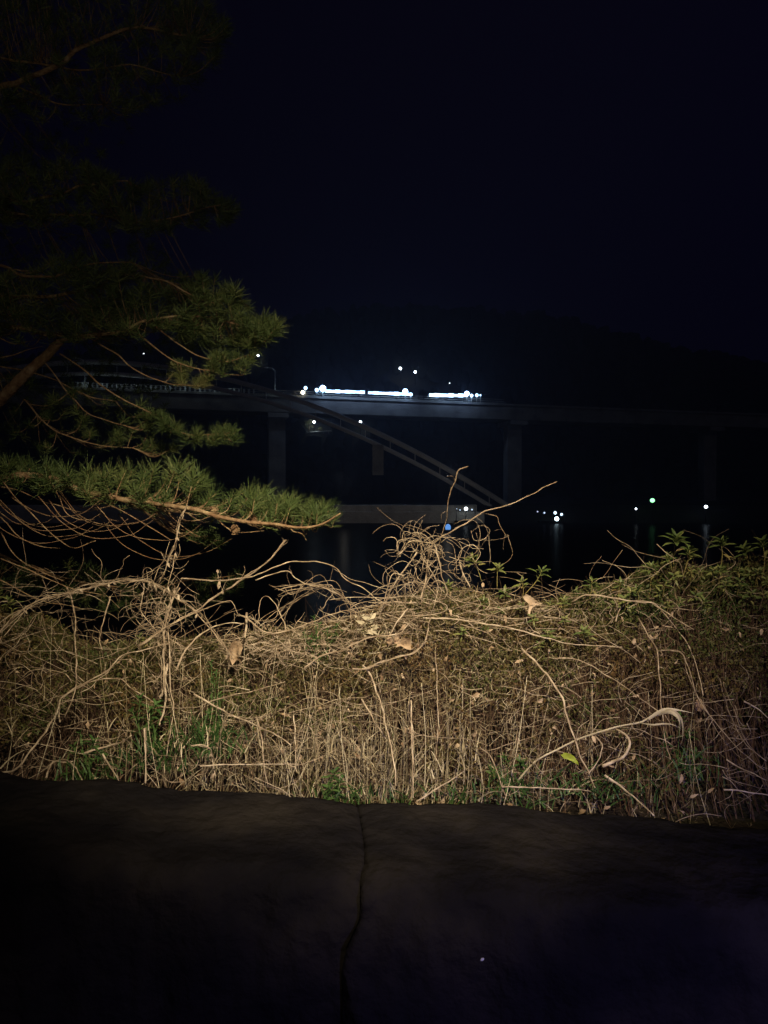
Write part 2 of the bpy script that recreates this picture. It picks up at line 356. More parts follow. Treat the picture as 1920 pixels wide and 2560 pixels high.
small_tree(b785+Vector((-1.6, -1.5, 0)), c785.z-b785.z+.3, 'pale lit tree under the street lamp below the bridge', M['shoot'], 3)
small_tree(b785+Vector((2.0, -.8, 0)), c785.z-b785.z-1.6, 'smaller half lit tree right of the lamp below the bridge', M['shoot'], 4)
small_tree(b645+Vector((2.2, -1.5, 0)), 3.6, 'half lit tree beside the hillside lamp nearest the pine', M['shoot'], 5)
q = MB(); yg = hill_hit(800, 1084).y; p0 = P(755, 1082, yg); p1 = P(862, 1074, yg); q.tube([p0, p0.lerp(p1, .5)+Vector((0, 0, -.15)), p1], .22, .22, 6)
for i in range(9): pp = p0.lerp(p1, i/8); q.tube([Vector((pp.x, pp.y, hill_h(pp.x, pp.y)-.3)), pp], .1, .1, 5)
tag(q.build('guard_rail', M['paint']), 'faintly lit pale guard rail below the lamp under the bridge', 'guard rail')
# distant woods, reads as one mass
wd = MB()
for i in range(3600):
    y = random.uniform(182, 400); x = random.uniform(-.75, .75)*y
    z = hill_h(x, y); h = random.uniform(4, 9); r = h*random.uniform(.28, .42); wd.cur = random.random()
    near_lamp = any(abs(960+F*x/y-lx) < 34 and y < ly_+5 and 1250-F*(z+h-EYE)/y < lpy+30 for lx, lpy, ly_ in LAMPS)
    if near_lamp: continue
    wd.ball((x, y, z+h*.55), r, 6, 4, h/r*.5, jit=.35)
tag(wd.build('distant_woods', M['woods']), 'dark wooded hillside rising behind the lit bridge', 'woods', kind='stuff')

# landing stages with lights
def stage(px, py, Y, lights, lab, wpx):
    c = P(px, py, Y); t = empty('landing_stage', Vector((c.x, Y, WZ))); tag(t, lab, 'landing stage', 'lit landing stages on the far shore')
    wd_ = wpx/F*Y; k = MB(); k.box((c.x, Y, WZ+.35), wd_, 2.0, .3); k.build('platform', M['rock'], t, False)
    for sx_ in (-.45, 0, .45):
        k = MB(); k.tube([Vector((c.x+wd_*sx_, Y-.8, WZ-1)), Vector((c.x+wd_*sx_, Y-.8, c.z+.5))], .07, .07, 6); k.build('post', M['rock'], t)
    k = MB(); k.box((c.x, Y, c.z+.62), wd_*1.02, 1.6, .1); k.build('canopy', M['rock'], t, False)
    for (lx, ly, r, col, st) in lights:
        k = MB(); k.ball(P(lx, ly, Y-.9), r, 8, 6); k.build('lamp', emit('stage_lamp_and_glint', col, st), t)
    pl('stage_light', P(px, py, Y-1.6), 4, (.75, .9, 1), .1)
stage(1163, 1273, 137, [(1165, 1272, .36, (.85, .97, 1), 5), (1150, 1275, .13, (.6, .8, 1), 1.2), (1180, 1274, .15, (.6, .8, 1), 1.5), (1142, 1272, .1, (.6, .8, 1), .8)], 'lit landing stage just right of the tall thin vine', 52)
stage(1378, 1279, 137, [(1344, 1279, .13, (.6, .7, 1), 1.5), (1361, 1282, .16, (.55, .72, 1), 2), (1388, 1282, .3, (.6, .8, 1), 3), (1404, 1286, .26, (.6, .8, 1), 2.5), (1392, 1297, .42, (.65, .88, 1), 8)], 'landing stage strung with bluish lamps right of the long bare twig', 66)  # the lowest ball is a reflection on the water, built as a glow
def buoy(px, py, Y, lab, col, st, r):
    c = P(px, py, Y); t = empty('buoy', Vector((c.x, Y, WZ))); tag(t, lab, 'buoy')
    k = MB(); k.ball((c.x, Y, WZ+.1), r*1.5, 12, 6, .5); k.build('float', M['paint'], t)
    k = MB(); k.tube([Vector((c.x, Y, WZ)), Vector((c.x, Y, c.z))], r*.3, r*.3, 6); k.build('mast', M['steel'], t)
    k = MB(); k.ball(c, r, 10, 8, 1.3); k.build('lamp', emit('buoy_lamp', col, st), t)
buoy(1120, 1319, 100, 'small blue glow on the water, set on an added buoy below the lit landing stage', (.16, .42, 1), .85, .40)  # float and mast made up to carry a blue spot of light

# ---------------------------------------------------------------- boulders in front
CR = [(-900, 1915), (0, 1932), (200, 1938), (340, 1955), (420, 1959), (480, 1975), (600, 1979), (700, 1986), (860, 1995), (905, 2005), (1000, 2004), (1050, 2012), (1200, 2016), (1400, 2031), (1600, 2048), (1800, 2058), (1920, 2063), (2600, 2090)]
def crest(px): return float(np.interp(px, [c[0] for c in CR], [c[1] for c in CR]))
YC = 2.04
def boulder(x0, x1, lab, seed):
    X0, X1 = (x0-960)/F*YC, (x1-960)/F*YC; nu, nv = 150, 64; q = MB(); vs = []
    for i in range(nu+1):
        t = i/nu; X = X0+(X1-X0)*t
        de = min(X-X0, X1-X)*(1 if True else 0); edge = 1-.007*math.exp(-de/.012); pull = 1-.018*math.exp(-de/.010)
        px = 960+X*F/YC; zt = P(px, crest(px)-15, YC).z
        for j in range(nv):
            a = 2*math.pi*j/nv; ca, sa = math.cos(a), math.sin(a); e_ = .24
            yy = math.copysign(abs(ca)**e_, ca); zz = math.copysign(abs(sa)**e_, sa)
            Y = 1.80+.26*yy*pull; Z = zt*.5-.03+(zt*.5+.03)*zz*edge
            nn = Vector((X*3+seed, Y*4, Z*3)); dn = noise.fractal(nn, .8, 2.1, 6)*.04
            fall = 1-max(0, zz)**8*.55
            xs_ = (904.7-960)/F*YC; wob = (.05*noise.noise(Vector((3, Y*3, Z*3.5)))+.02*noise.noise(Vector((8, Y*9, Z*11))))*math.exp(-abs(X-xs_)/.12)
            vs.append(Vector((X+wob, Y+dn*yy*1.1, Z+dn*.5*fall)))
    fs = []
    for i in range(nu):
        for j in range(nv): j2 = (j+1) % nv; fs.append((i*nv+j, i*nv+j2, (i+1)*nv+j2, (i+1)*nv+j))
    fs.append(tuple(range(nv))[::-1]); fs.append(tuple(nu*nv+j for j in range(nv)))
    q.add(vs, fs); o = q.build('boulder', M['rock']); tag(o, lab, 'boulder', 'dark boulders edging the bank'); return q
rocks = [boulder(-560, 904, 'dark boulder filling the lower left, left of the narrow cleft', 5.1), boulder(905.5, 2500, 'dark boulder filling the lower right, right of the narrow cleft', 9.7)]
# pale chip on the stone
vv = []; ff = []
for r in rocks: o_ = len(vv); vv += r.v; ff += [tuple(i+o_ for i in f) for f in r.f]
bvh = BVHTree.FromPolygons(vv, ff)
def on_rock(px, py):
    d_ = (P(px, py, 2.0)-Vector((0, 0, EYE))).normalized(); h = bvh.ray_cast(Vector((0, 0, EYE)), d_); return h[0], h[1]
h, nn = on_rock(1205, 2398)
if h:
    q = MB(); q.ball(h, .0055, 7, 5, .6, jit=.3); tag(q.build('pebble', mat('white_chip', [(.6, .6, .6), (.8, .8, .8)])), 'tiny pale chip of stone on the dark boulder', 'pebble')

# ---------------------------------------------------------------- hedge envelope
TOP = [(-400, 1560), (0, 1520), (60, 1590), (150, 1612), (300, 1612), (450, 1600), (540, 1600), (620, 1585), (700, 1575), (800, 1565), (900, 1540), (980, 1510), (1060, 1480), (1150, 1470), (1250, 1485), (1320, 1505), (1400, 1505), (1450, 1485), (1520, 1465), (1600, 1455), (1650, 1420), (1700, 1395), (1760, 1415), (1820, 1425), (1870, 1405), (1920, 1390), (2400, 1360)]
YR = 2.95
def topz(X):
    px = 960+X*F/YR; return P(px, float(np.interp(px, [c[0] for c in TOP], [c[1] for c in TOP])), YR).z
def hedge_pt(X, t, dep):
    """t 0..1 up the front face, 1..1.6 over the top"""
    zt = topz(X)-.03
    if t <= 1:
        k = t**1.15; return Vector((X, 2.30+.62*k+dep, .52+(zt-.52)*t-dep*.15))
    k = (t-1)/.6; return Vector((X, 2.92+.75*k, zt+.02-.25*k*k-dep))
def Yf(py): return 2.30+(1985-py)/480*.62 if py > 1505 else 2.92
BC = [(-1.95, 'far left yellowish azalea bush below the pine'), (-1.35, 'low azalea bush at left under the arching vines'), (-.78, 'azalea bush behind the upright vine stems at left'), (-.28, 'thin azalea bush full of dry straw, left of the centre'),
      (.12, 'rusty brown azalea bush under the tall tangled vine mound'), (.55, 'leafy azalea bush right of the vine mound, with the withered hanging leaf'), (1.02, 'azalea bush with low green shoots between the hanging leaf and the tallest shrub'),
      (1.42, 'tallest green azalea bush at right with upright leafy tips'), (1.95, 'dense brownish bush cut off by the right edge')]
bushes = []
for X, lab in BC:
    t = empty('azalea_bush', (X, 2.8, .52)); tag(t, lab, 'bush', 'azalea bushes along the bank'); bushes.append([t, MB(), MB()])
def which(X): X += random.gauss(0, .07); return min(range(len(BC)), key=lambda i: abs(BC[i][0]-X))
def rv(): return Vector((random.gauss(0, 1), random.gauss(0, 1), random.gauss(0, 1))).normalized()
def hue(p):
    """browner in the middle and low, greener to the right and top"""
    px = 960+p.x*F/p.y; v = .50+.42*noise.noise(p*3.1)+.2*noise.noise(p*9)
    if px > 1350: v -= .28*min(1, (px-1350)/250)*(1 if p.z > 1.0 else .2)
    if px < 420: v -= .10
    if 900 < px < 1250: v += .12
    return min(1, max(0, v+random.gauss(0, .13)))
N = 0
while N < 120000:
    X = random.uniform(-2.35, 2.3); t = random.random()**.62*1.55; dep = random.expovariate(1/.07)
    p = hedge_pt(X, t, min(dep, .5))
    cl = noise.noise(p*5.5)+.55*noise.noise(p*14)
    thr = .33-.60*min(1, t)+(.16 if t < .45 else 0)
    if cl < thr: continue
    N += 1
    p += rv()*.012; i = which(X); d_ = (rv()+Vector((0, -.25, .75))).normalized(); mb = bushes[i][1]; L_ = random.uniform(.009, .024)
    mb.leaf2(p, d_, d_.cross(rv()).normalized(), L_, L_*random.uniform(.30, .45), hue(p))
# stems and twigs
for k in range(2100):
    X = random.uniform(-2.3, 2.25); b0 = Vector((X, random.uniform(2.36, 3.4), .5)); t = random.uniform(.55, 1.3); e1 = hedge_pt(X+random.gauss(0, .12), t, random.uniform(.0, .15))
    e1.y = max(e1.y, b0.y-.25)
    m1 = b0.lerp(e1, .45)+rv()*.045; mb = bushes[which(X)][2]; mb.tube(smooth([b0, m1, b0.lerp(e1, .75)+rv()*.03, e1], 3), random.uniform(.0012, .0032), .0007, 3, random.random())
    for j in range(3):
        s_ = m1.lerp(e1, random.random()); e2 = s_+(rv()+Vector((0, 0, .8)))*random.uniform(.04, .12); mb.tube([s_, s_.lerp(e2, .5)+rv()*.012, e2], .001, .0005, 3, random.random())
for k in range(9000):
    X = random.uniform(-2.3, 2.3); t = random.random()**.8*1.35; p = hedge_pt(X, t, random.expovariate(1/.05)); d_ = rv()+Vector((0, 0, .5)); l_ = random.uniform(.02, .075)
    e2 = p+d_*l_; sd_ = d_.cross(rv()).normalized()*random.uniform(.0006, .0012); mm = p.lerp(e2, .5)+rv()*l_*.2
    bushes[which(X)][2].add([p-sd_, p+sd_, mm+sd_, mm-sd_, e2], [(0, 1, 2, 3), (3, 2, 4)], random.random())
for t, lf, tw in bushes:
    lf.build('foliage', M['leaf'], t, False); tw.build('stems', M['twig'], t, False)

# leafy shoots on the tops
def shoot(par, tip, base, n_, L0, seed, tint=.45, m_='shoot', name='leafy_shoot', spread=1.0, low=2):
    random.seed(seed); q = MB(); mid = base.lerp(tip, .55)+rv()*(tip-base).length*.07; pts = smooth([base, mid, tip], 5); q.tube(pts, .0022, .0013, 5, .85)
    ax = (tip-mid).normalized()
    for i in range(n_):
        a = 2.4*i+random.uniform(-.3, .3); o = ax.orthogonal().normalized(); o2 = ax.cross(o); rad = o*math.cos(a)+o2*math.sin(a)
        el = .25+1.1*i/n_; d_ = (rad*spread+ax*el).normalized(); L_ = L0*random.uniform(.7, 1.15)*(1-.35*i/n_)
        bp0 = tip-ax*(.03*(1-i/n_))
        q.leaf(bp0, d_, ax+rad*-.1, L_, L_*random.uniform(.26, .36), min(1, max(0, tint+random.gauss(0, .15))), random.uniform(.1, .4))
    for i in range(low):
        b_ = pts[len(pts)//2+i % 3]; d_ = (rv()+ax*.4).normalized(); q.leaf(b_, d_, ax, L0*.8, L0*.22, random.uniform(.5, 1), .3)
    q.build(name, M[m_], par, True)
SH = [(1180, 1398, 1205, 1455, 10, .055), (1245, 1415, 1243, 1470, 7, .05), (1262, 1480, 1262, 1530, 8, .05), (1304, 1452, 1306, 1500, 6, .045), (1355, 1425, 1312, 1486, 6, .06),
      (1480, 1452, 1470, 1510, 9, .045), (1440, 1478, 1450, 1530, 7, .04), (1552, 1455, 1545, 1510, 8, .04), (1628, 1415, 1622, 1500, 14, .05), (1690, 1345, 1685, 1450, 16, .07), (1668, 1390, 1680, 1450, 8, .05),
      (1725, 1375, 1705, 1450, 10, .06), (1745, 1445, 1730, 1490, 9, .05), (1803, 1352, 1795, 1445, 13, .06), (1800, 1420, 1798, 1490, 10, .045), (1860, 1372, 1872, 1450, 13, .06), (1906, 1355, 1905, 1450, 13, .065),
      (1410, 1498, 1412, 1535, 6, .035), (1375, 1510, 1372, 1550, 6, .035), (1590, 1468, 1595, 1520, 8, .04), (1650, 1478, 1655, 1540, 10, .045), (1500, 1498, 1500, 1545, 8, .04), (1850, 1470, 1852, 1530, 9, .045), (1120, 1460, 1125, 1510, 7, .04),
      (1210, 1500, 1205, 1540, 8, .04), (348, 1590, 352, 1625, 8, .035), (372, 1596, 370, 1625, 6, .03), (20, 1500, 30, 1560, 12, .05), (-10, 1480, 0, 1560, 12, .05), (1760, 1500, 1765, 1560, 9, .045), (1700, 1500, 1700, 1550, 9, .045)]
for i, (a, b_, c, d_, n_, L_) in enumerate(SH):
    Y = 2.86+random.uniform(-.05, .08); tp = P(a, b_, Y); bs = P(c, d_, Y+.04); k = min(range(len(BC)), key=lambda j: abs(BC[j][0]-tp.x)); shoot(bushes[k][0], tp, bs, n_+3, L_, 100+i, .3 if a > 1380 else .4)
# many lesser tips so the crest is leafy to the right
for i in range(46):
    px = random.choice([random.uniform(1150, 1920), random.uniform(1420, 1920)]); py = float(np.interp(px, [c[0] for c in TOP], [c[1] for c in TOP]))+random.uniform(0, 110)
    Y = 2.84+random.uniform(-.04, .1)-(.1 if py > 1540 else 0); tp = P(px, py, Y); bs = P(px+random.uniform(-15, 15), py+40, Y+.05); k = min(range(len(BC)), key=lambda j: abs(BC[j][0]-tp.x)); shoot(bushes[k][0], tp, bs, 8, random.uniform(.028, .045), 300+i, .35)
random.seed(11)
def weed(lab, tips, base, seed, L0=.03):
    t = empty('green_weed', base); tag(t, lab, 'weed', 'fresh green weeds among the dry stems')
    for i, (x, y, Y) in enumerate(tips): shoot(t, P(x, y, Y), base+Vector((random.uniform(-.03, .03), random.uniform(-.02, .02), 0)), 9, L0, seed+i, .5, 'weed', 'stem', 1.2, 5)
weed('fresh green weed under the rope-like vine left of the centre', [(785, 1540, 2.8), (800, 1560, 2.78), (820, 1572, 2.8), (845, 1560, 2.8), (760, 1580, 2.78), (780, 1590, 2.76), (835, 1590, 2.78)], P(800, 1660, 2.8), 500, .032)
weed('bright green upright weed right of the vine stems at left', [(528, 1655, 2.6), (540, 1680, 2.58), (535, 1705, 2.56), (548, 1735, 2.55), (520, 1780, 2.52)], P(525, 1900, 2.55), 520, .035)
weed('ferny dark green weed left of the pale stems', [(350, 1745, 2.5), (390, 1760, 2.48), (375, 1780, 2.48), (330, 1775, 2.5), (400, 1790, 2.5)], P(370, 1900, 2.5), 540, .045)
weed('dark green weed low at left by the boulder', [(200, 1830, 2.42), (235, 1850, 2.4), (185, 1865, 2.4), (250, 1880, 2.4)], P(215, 1960, 2.42), 560, .045)
weed('pale green weed sprouting at the edge of the boulder near the centre', [(835, 1930, 2.32), (850, 1950, 2.31), (820, 1965, 2.3)], P(840, 2040, 2.33), 580, .04)
weed('green weed low between the reed and the centre stems', [(1260, 1890, 2.4), (1300, 1900, 2.38), (1230, 1930, 2.36), (1540, 1930, 2.38), (1500, 1900, 2.4)], P(1330, 2010, 2.4), 600, .04)
weed('green weed behind the pale curling reed tip', [(1700, 1790, 2.62), (1720, 1830, 2.6), (1660, 1850, 2.58), (1740, 1880, 2.55)], P(1700, 2000, 2.6), 620, .05)

# ---------------------------------------------------------------- traced dry vines
def vine(px_pts, r, lab, tint=.55, dy=-.07, sides=6, Y=None, strands=1, jit=6, name='dry_vine', twigs=3, cat='vine', group='dry vines over the hedge', m_='vine', taper=.5, leaves=0):
    q = MB(); ph = random.uniform(0, 9)
    for s in range(strands):
        pts = []
        for i, (x, y) in enumerate(px_pts):
            yy = (Y if Y else Yf(y)+dy)+.05*math.sin(i*.8+ph+s)
            jx, jy = (random.gauss(0, jit), random.gauss(0, jit)) if s else (0, 0)
            pts.append(P(x+jx, y+jy, yy))
        pts = smooth(pts, 6); rr = r*(1 if s == 0 else random.uniform(.35, .7))/F*2.8
        pts = [p+Vector((noise.noise(p*22), 0, noise.noise(p*22+Vector((9, 9, 9)))))*.0045 for p in pts]
        q.tube(pts, rr, rr*taper, sides, min(1, max(0, tint+random.uniform(-.12, .12))), .14)
        for k in range(twigs):
            b_ = pts[random.randrange(len(pts))]; d_ = rv(); d_.y *= .4; l_ = random.uniform(.02, .09); e2 = b_+d_*l_; q.tube(smooth([b_, b_.lerp(e2, .5)+rv()*l_*.2, e2], 3), rr*.4, rr*.15, 4, tint)
        for k in range(leaves):
            b_ = pts[random.randrange(len(pts))]; d_ = (rv()*.6+Vector((0, 0, -1))).normalized(); q.leaf(b_, d_, Vector((0, -1, 0)), random.uniform(.012, .028), random.uniform(.006, .011), random.uniform(.6, 1), .4)
    o = q.build(name, M[m_]); tag(o, lab, cat, group); return o
V = [
 ([(0,1578),(39,1539),(77,1510),(116,1495),(166,1483),(216,1473),(262,1460),(309,1452),(366,1454),(397,1466),(436,1493),(478,1520),(513,1558),(548,1601),(575,1643)], 3.2, 'thick bundle of vines arching over the dark gap at left', .5, dict(strands=6, jit=7, twigs=5, leaves=5)),
 ([(166,1468),(181,1504),(188,1551),(187,1589),(191,1659),(189,1716),(179,1755),(162,1794)], 3.2, 'vine hanging straight down from the left vine arch, with a bent top', .5, {}),
 ([(275,1490),(270,1512),(262,1543),(253,1574),(247,1597),(255,1625)], 3, 'short wavy vine dangling in the dark gap at left', .5, {}),
 ([(360,1460),(358,1490),(352,1515),(356,1535),(375,1560),(392,1580),(398,1610)], 1.8, 'thin vine with dry husks dangling right of the wavy one', .6, dict(leaves=4)),
 ([(467,1263),(450,1304),(442,1342),(429,1380),(412,1429),(395,1460)], 3, 'upright vine stem ending highest over the left arch', .5, dict(strands=2, jit=3, leaves=6)),
 ([(442,1342),(437,1396),(429,1434),(418,1472)], 2.5, 'second strand twisted beside the upright vine top at left', .5, dict(leaves=2)),
 ([(450,1470),(436,1490),(420,1535),(412,1570),(408,1630),(410,1690),(405,1740)], 3.6, 'vertical vine stems knotted below the left arch', .65, dict(strands=4, jit=6, leaves=5)),
 ([(419,1659),(413,1697),(415,1747),(407,1786),(399,1813)], 4.6, 'flat pale peeled stem, brightest of the upright stems at left', .95, dict(twigs=0)),
 ([(420,1574),(424,1620),(426,1716),(434,1774),(425,1830),(417,1890)], 2.6, 'long thin upright stem right of the peeled pale one', .7, {}),
 ([(711,1350),(678,1396),(629,1434),(579,1466),(532,1497),(490,1527),(444,1551),(397,1581),(347,1616)], 3.0, 'straight branch rising right from the left tangle to a fine tip', .5, dict(taper=1.0, strands=2, jit=3)),
 ([(453,1446),(543,1452),(613,1445),(662,1429),(716,1407),(760,1403),(797,1404),(841,1421),(863,1448),(907,1470),(946,1501),(977,1516)], 2.7, 'long smooth vine forming the highest arch left of the centre', .7, dict(dy=-.12)),
 ([(640,1450),(712,1428),(739,1446),(771,1460),(807,1470),(839,1482),(859,1498)], 2.4, 'kinked vine running just below the highest arch', .6, dict(dy=-.1)),
 ([(597,1535),(629,1555),(664,1582),(714,1578),(776,1557),(830,1535),(888,1522),(946,1512),(984,1506),(1042,1508)], 3.3, 'rope-like vine sagging over the green weed left of the centre', .55, dict(dy=-.12)),
 ([(0,1931),(23,1929),(46,1917),(77,1879),(116,1825),(143,1782),(154,1747),(181,1724),(216,1705),(266,1678),(305,1640),(360,1625),(424,1607)], 3.4, 'long vine climbing from the lower left corner of the hedge', .55, {}),
 ([(150,1805),(148,1770),(154,1747),(193,1720),(239,1701),(297,1697),(328,1720),(359,1740),(405,1767),(463,1769),(501,1765),(559,1743),(640,1726),(714,1705)], 2.6, 'vine crossing in a low wave from the lower left towards the centre', .5, {}),
 ([(440,1678),(451,1647),(471,1616),(501,1585),(540,1566),(579,1556),(613,1560)], 3.6, 'smooth pale stem bowed like a rib right of the left stems', .85, dict(twigs=0)),
 ([(761,1670),(799,1643),(849,1628),(888,1609),(926,1593),(992,1585),(1023,1558),(1058,1533)], 3.3, 'vine snaking just above the large curled leaf', .65, dict(dy=-.14)),
 ([(880,1674),(915,1672),(946,1659),(984,1645),(1031,1632),(1058,1609),(1069,1578),(1075,1547)], 3.4, 'double vine curving up right of the large curled leaf', .65, dict(dy=-.14, strands=2, jit=3)),
 ([(1042,1381),(984,1462),(961,1508),(946,1547)], 2.6, 'straight pale stalk leaning at the left side of the vine mound', .85, dict(twigs=0)),
 ([(1010,1440),(980,1435),(969,1474),(953,1531)], 2.2, 'shorter bent stalk beside the leaning one at the vine mound', .75, dict(twigs=0)),
 ([(1020,1520),(990,1560),(960,1610)], 3.0, 'short bright straw leaning behind the large curled leaf', 1.0, dict(twigs=0)),
 ([(1169,1166),(1147,1176),(1137,1203),(1124,1231),(1120,1271),(1114,1307),(1100,1350),(1085,1385)], 2.3, 'thin crooked vine standing tallest above the mound', .2, dict(taper=.6, twigs=4)),
 ([(1393,1203),(1350,1224),(1311,1246),(1269,1262),(1230,1273),(1204,1283),(1171,1304),(1136,1324),(1100,1346),(1077,1366),(1071,1395),(1065,1450),(1050,1500)], 1.5, 'long bare twig reaching up to the right from the vine mound', .45, dict(taper=2.4, twigs=1)),
 ([(1210,1283),(1240,1290),(1249,1310),(1262,1335),(1272,1340),(1255,1348)], 1.3, 'small forked tendril hanging under the long bare twig', .35, dict(dy=-.1)),
 ([(1268,1335),(1280,1380),(1272,1400),(1250,1412)], .9, 'hair-thin tendril curving down to the leafy shoots', .3, dict(twigs=0)),
 ([(1082,1359),(1054,1353),(1022,1355),(1006,1375),(994,1387),(992,1363),(998,1351),(1018,1347),(1042,1349),(1070,1355),(1092,1349)], 2.4, 'looped vine curling at the top left of the mound', .75, dict(strands=2, jit=5)),
 ([(1118,1335),(1138,1349),(1161,1347),(1173,1363),(1163,1387),(1157,1418),(1160,1450)], 1.2, 'fine looping tendril at the right of the mound', .35, dict(twigs=1)),
 ([(1085,1375),(1094,1390),(1100,1418),(1108,1450),(1125,1490),(1160,1505),(1210,1500)], 2.6, 'vine dropping from the mound then sweeping right', .65, {}),
 ([(1148,1405),(1160,1440),(1175,1470)], 3.0, 'short stiff stick standing right of the vine mound', .8, dict(twigs=0)),
 ([(1058,1545),(1130,1548),(1200,1558),(1265,1567),(1330,1586),(1382,1599),(1430,1610),(1482,1612),(1556,1618)], 3.0, 'long vine stretching right almost level from the mound', .75, dict(dy=-.12)),
 ([(1304,1621),(1343,1660),(1374,1695),(1404,1743),(1417,1786),(1434,1838),(1452,1895),(1478,1942),(1489,1968)], 3.8, 'stout pale stem falling steeply right of the centre', .75, dict(dy=-.12, leaves=2)),
 ([(1387,1647),(1434,1647),(1478,1665),(1547,1708),(1591,1738),(1651,1782)], 2.6, 'arched vine slanting down to the pale curling reed tip', .6, {}),
 ([(1539,1821),(1565,1838),(1573,1864),(1560,1890),(1534,1903),(1506,1916)], 2.8, 'hooked vine curling back beneath the reed', .8, dict(taper=2, twigs=0, dy=-.12)),
 ([(1489,1838),(1504,1864),(1499,1895),(1473,1934)], 2.6, 'bowed strip of dry leaf hanging from the reed stalk', .85, dict(twigs=0, dy=-.12)),
 ([(1430,1504),(1460,1489),(1504,1489),(1547,1497),(1591,1504),(1634,1508),(1669,1543),(1699,1582),(1725,1620),(1740,1660),(1760,1740)], 3.0, 'long vine arching over the right bushes', .7, dict(dy=-.1)),
 ([(1539,1552),(1556,1517),(1582,1502),(1617,1504),(1651,1521),(1703,1556),(1734,1573)], 2.4, 'shorter arch crossing the long one over the right bushes', .65, dict(dy=-.1)),
 ([(1595,1547),(1617,1582),(1643,1630),(1649,1691),(1654,1773),(1664,1856),(1677,1899)], 2.8, 'upright stem passing behind the reed tip', .6, {}),
 ([(1651,1626),(1699,1630),(1721,1669),(1734,1717),(1760,1769),(1795,1816),(1851,1877),(1912,1925)], 2.4, 'vine bending from the upright stem down to the right edge', .5, dict(strands=2, jit=5)),
 ([(1799,1699),(1825,1786),(1868,1864),(1916,1903)], 2.2, 'slanting vine near the right edge above the last stalks', .45, dict(strands=2, jit=8)),
 ([(1860,1753),(1890,1770),(1925,1797)], 2.8, 'short pale stalk leaving the picture at the right edge', .9, dict(twigs=0)),
 ([(1808,1975),(1860,1978),(1930,1990)], 2.8, 'pale stalk lying almost level low at the right edge', .8, dict(twigs=0)),
 ([(1816,1899),(1860,1925),(1915,1950)], 2.6, 'tan stalk sloping down low at right above the level one', .7, dict(twigs=0)),
 ([(1256,1968),(1360,1970),(1460,1975),(1482,1983)], 2.2, 'thin level straw just above the boulder right of the centre', .85, dict(twigs=0)),
 ([(1512,1938),(1556,1968),(1591,1999),(1634,2038)], 3.8, 'thick pale stalk running down to the boulder at right', .8, dict(twigs=0)),
 ([(1200,1868),(1230,1899),(1256,1968),(1269,1999)], 2.2, 'bent stem dropping to the boulder left of the thin level straw', .6, {}),
 ([(1643,1361),(1660,1378),(1677,1391),(1700,1410),(1710,1450)], 1.8, 'bare twig crossing the tallest leafy tip', .5, dict(twigs=0)),
 ([(1560,1455),(1580,1435),(1600,1425)], 1.3, 'small bare twig between the shoots at right', .5, dict(twigs=0)),
 ([(1505,1448),(1530,1410),(1555,1375)], 1.1, 'faint bare twig leaning out over the dark water', .3, dict(twigs=0)),
 ([(907,1663),(930,1693),(942,1732),(957,1771),(965,1821),(977,1859),(984,1900),(990,1965)], 3.4, 'tallest of the pale stalks in the middle of the hedge', .8, dict(dy=-.12)),
 ([(1027,1750),(1028,1800),(1030,1870),(1033,1995)], 2.6, 'pair of straight pale stalks right of the middle', .9, dict(dy=-.1, strands=2, jit=4, twigs=0)),
 ([(1089,1632),(1092,1705),(1096,1800),(1090,1900)], 1.8, 'slim upright straw farthest right of the middle stalks', .75, dict(twigs=0)),
 ([(903,1747),(930,1794),(965,1848)], 3.2, 'short pale stick leaning against the tallest middle stalk', .85, dict(twigs=0, dy=-.1)),
 ([(484,1735),(520,1757),(556,1775),(583,1790),(656,1821),(687,1836),(726,1863)], 3.4, 'pale broken reed slanting down towards the centre', .9, dict(twigs=1, dy=-.12)),
 ([(501,1914),(620,1911),(746,1910)], 2.4, 'level pale straw low in the hedge left of the centre', .95, dict(twigs=0, dy=-.12)),
 ([(478,1862),(505,1861),(527,1874),(531,1895),(539,1938)], 2.6, 'hooked straw bending down above the level one', .85, dict(dy=-.1, leaves=2)),
 ([(210,1885),(260,1868),(300,1855),(328,1840)], 3.6, 'thick pale stick low at left', .85, dict(twigs=0, dy=-.1)),
 ([(1041,2004),(1100,1967),(1160,1930)], 2.8, 'stem lying across the crest of the boulder near the cleft', .7, dict(twigs=0)),
 ([(695,1475),(734,1466),(791,1462),(830,1474),(857,1493),(888,1531),(900,1575)], 2.3, 'fan of fine brown twigs bowing left of the vine mound', .4, dict(strands=6, jit=12)),
 ([(640,1590),(680,1550),(730,1510),(780,1480),(810,1470)], 2.2, 'brown twigs rising to meet the bowing fan', .35, dict(strands=6, jit=13)),
 ([(714,1578),(707,1547),(691,1516),(672,1493),(653,1497),(649,1524),(645,1565)], 2.4, 'narrow hairpin of vine left of the brown twig fan', .6, {}),
 ([(450,1548),(559,1505),(583,1510),(597,1537),(629,1543),(667,1575)], 1.9, 'zigzag tendril between the left tangle and the hairpin vine', .5, dict(twigs=5)),
 ([(616,1532),(613,1594)], 4.2, 'snapped pale stub standing at the left edge of the straw heap', 1.0, dict(twigs=0, taper=.9)),
 ([(543,1425),(550,1455),(558,1480)], 1.2, 'thread with dry seed husks hanging over the dark water', .6, dict(leaves=7)),
 ([(115,1945),(130,1910),(160,1898),(185,1915),(205,1950)], 3.0, 'small arched stem beside the boulder at lower left', .6, {}),
 ([(255,1885),(275,1915),(297,1955)], 3.0, 'short slanting stick beside the left boulder crest', .75, dict(twigs=0)),
 ([(360,1820),(365,1880),(364,1960)], 3.2, 'pair of upright reeds reaching down to the boulder crest at left', .8, dict(strands=3, jit=4, twigs=0)),
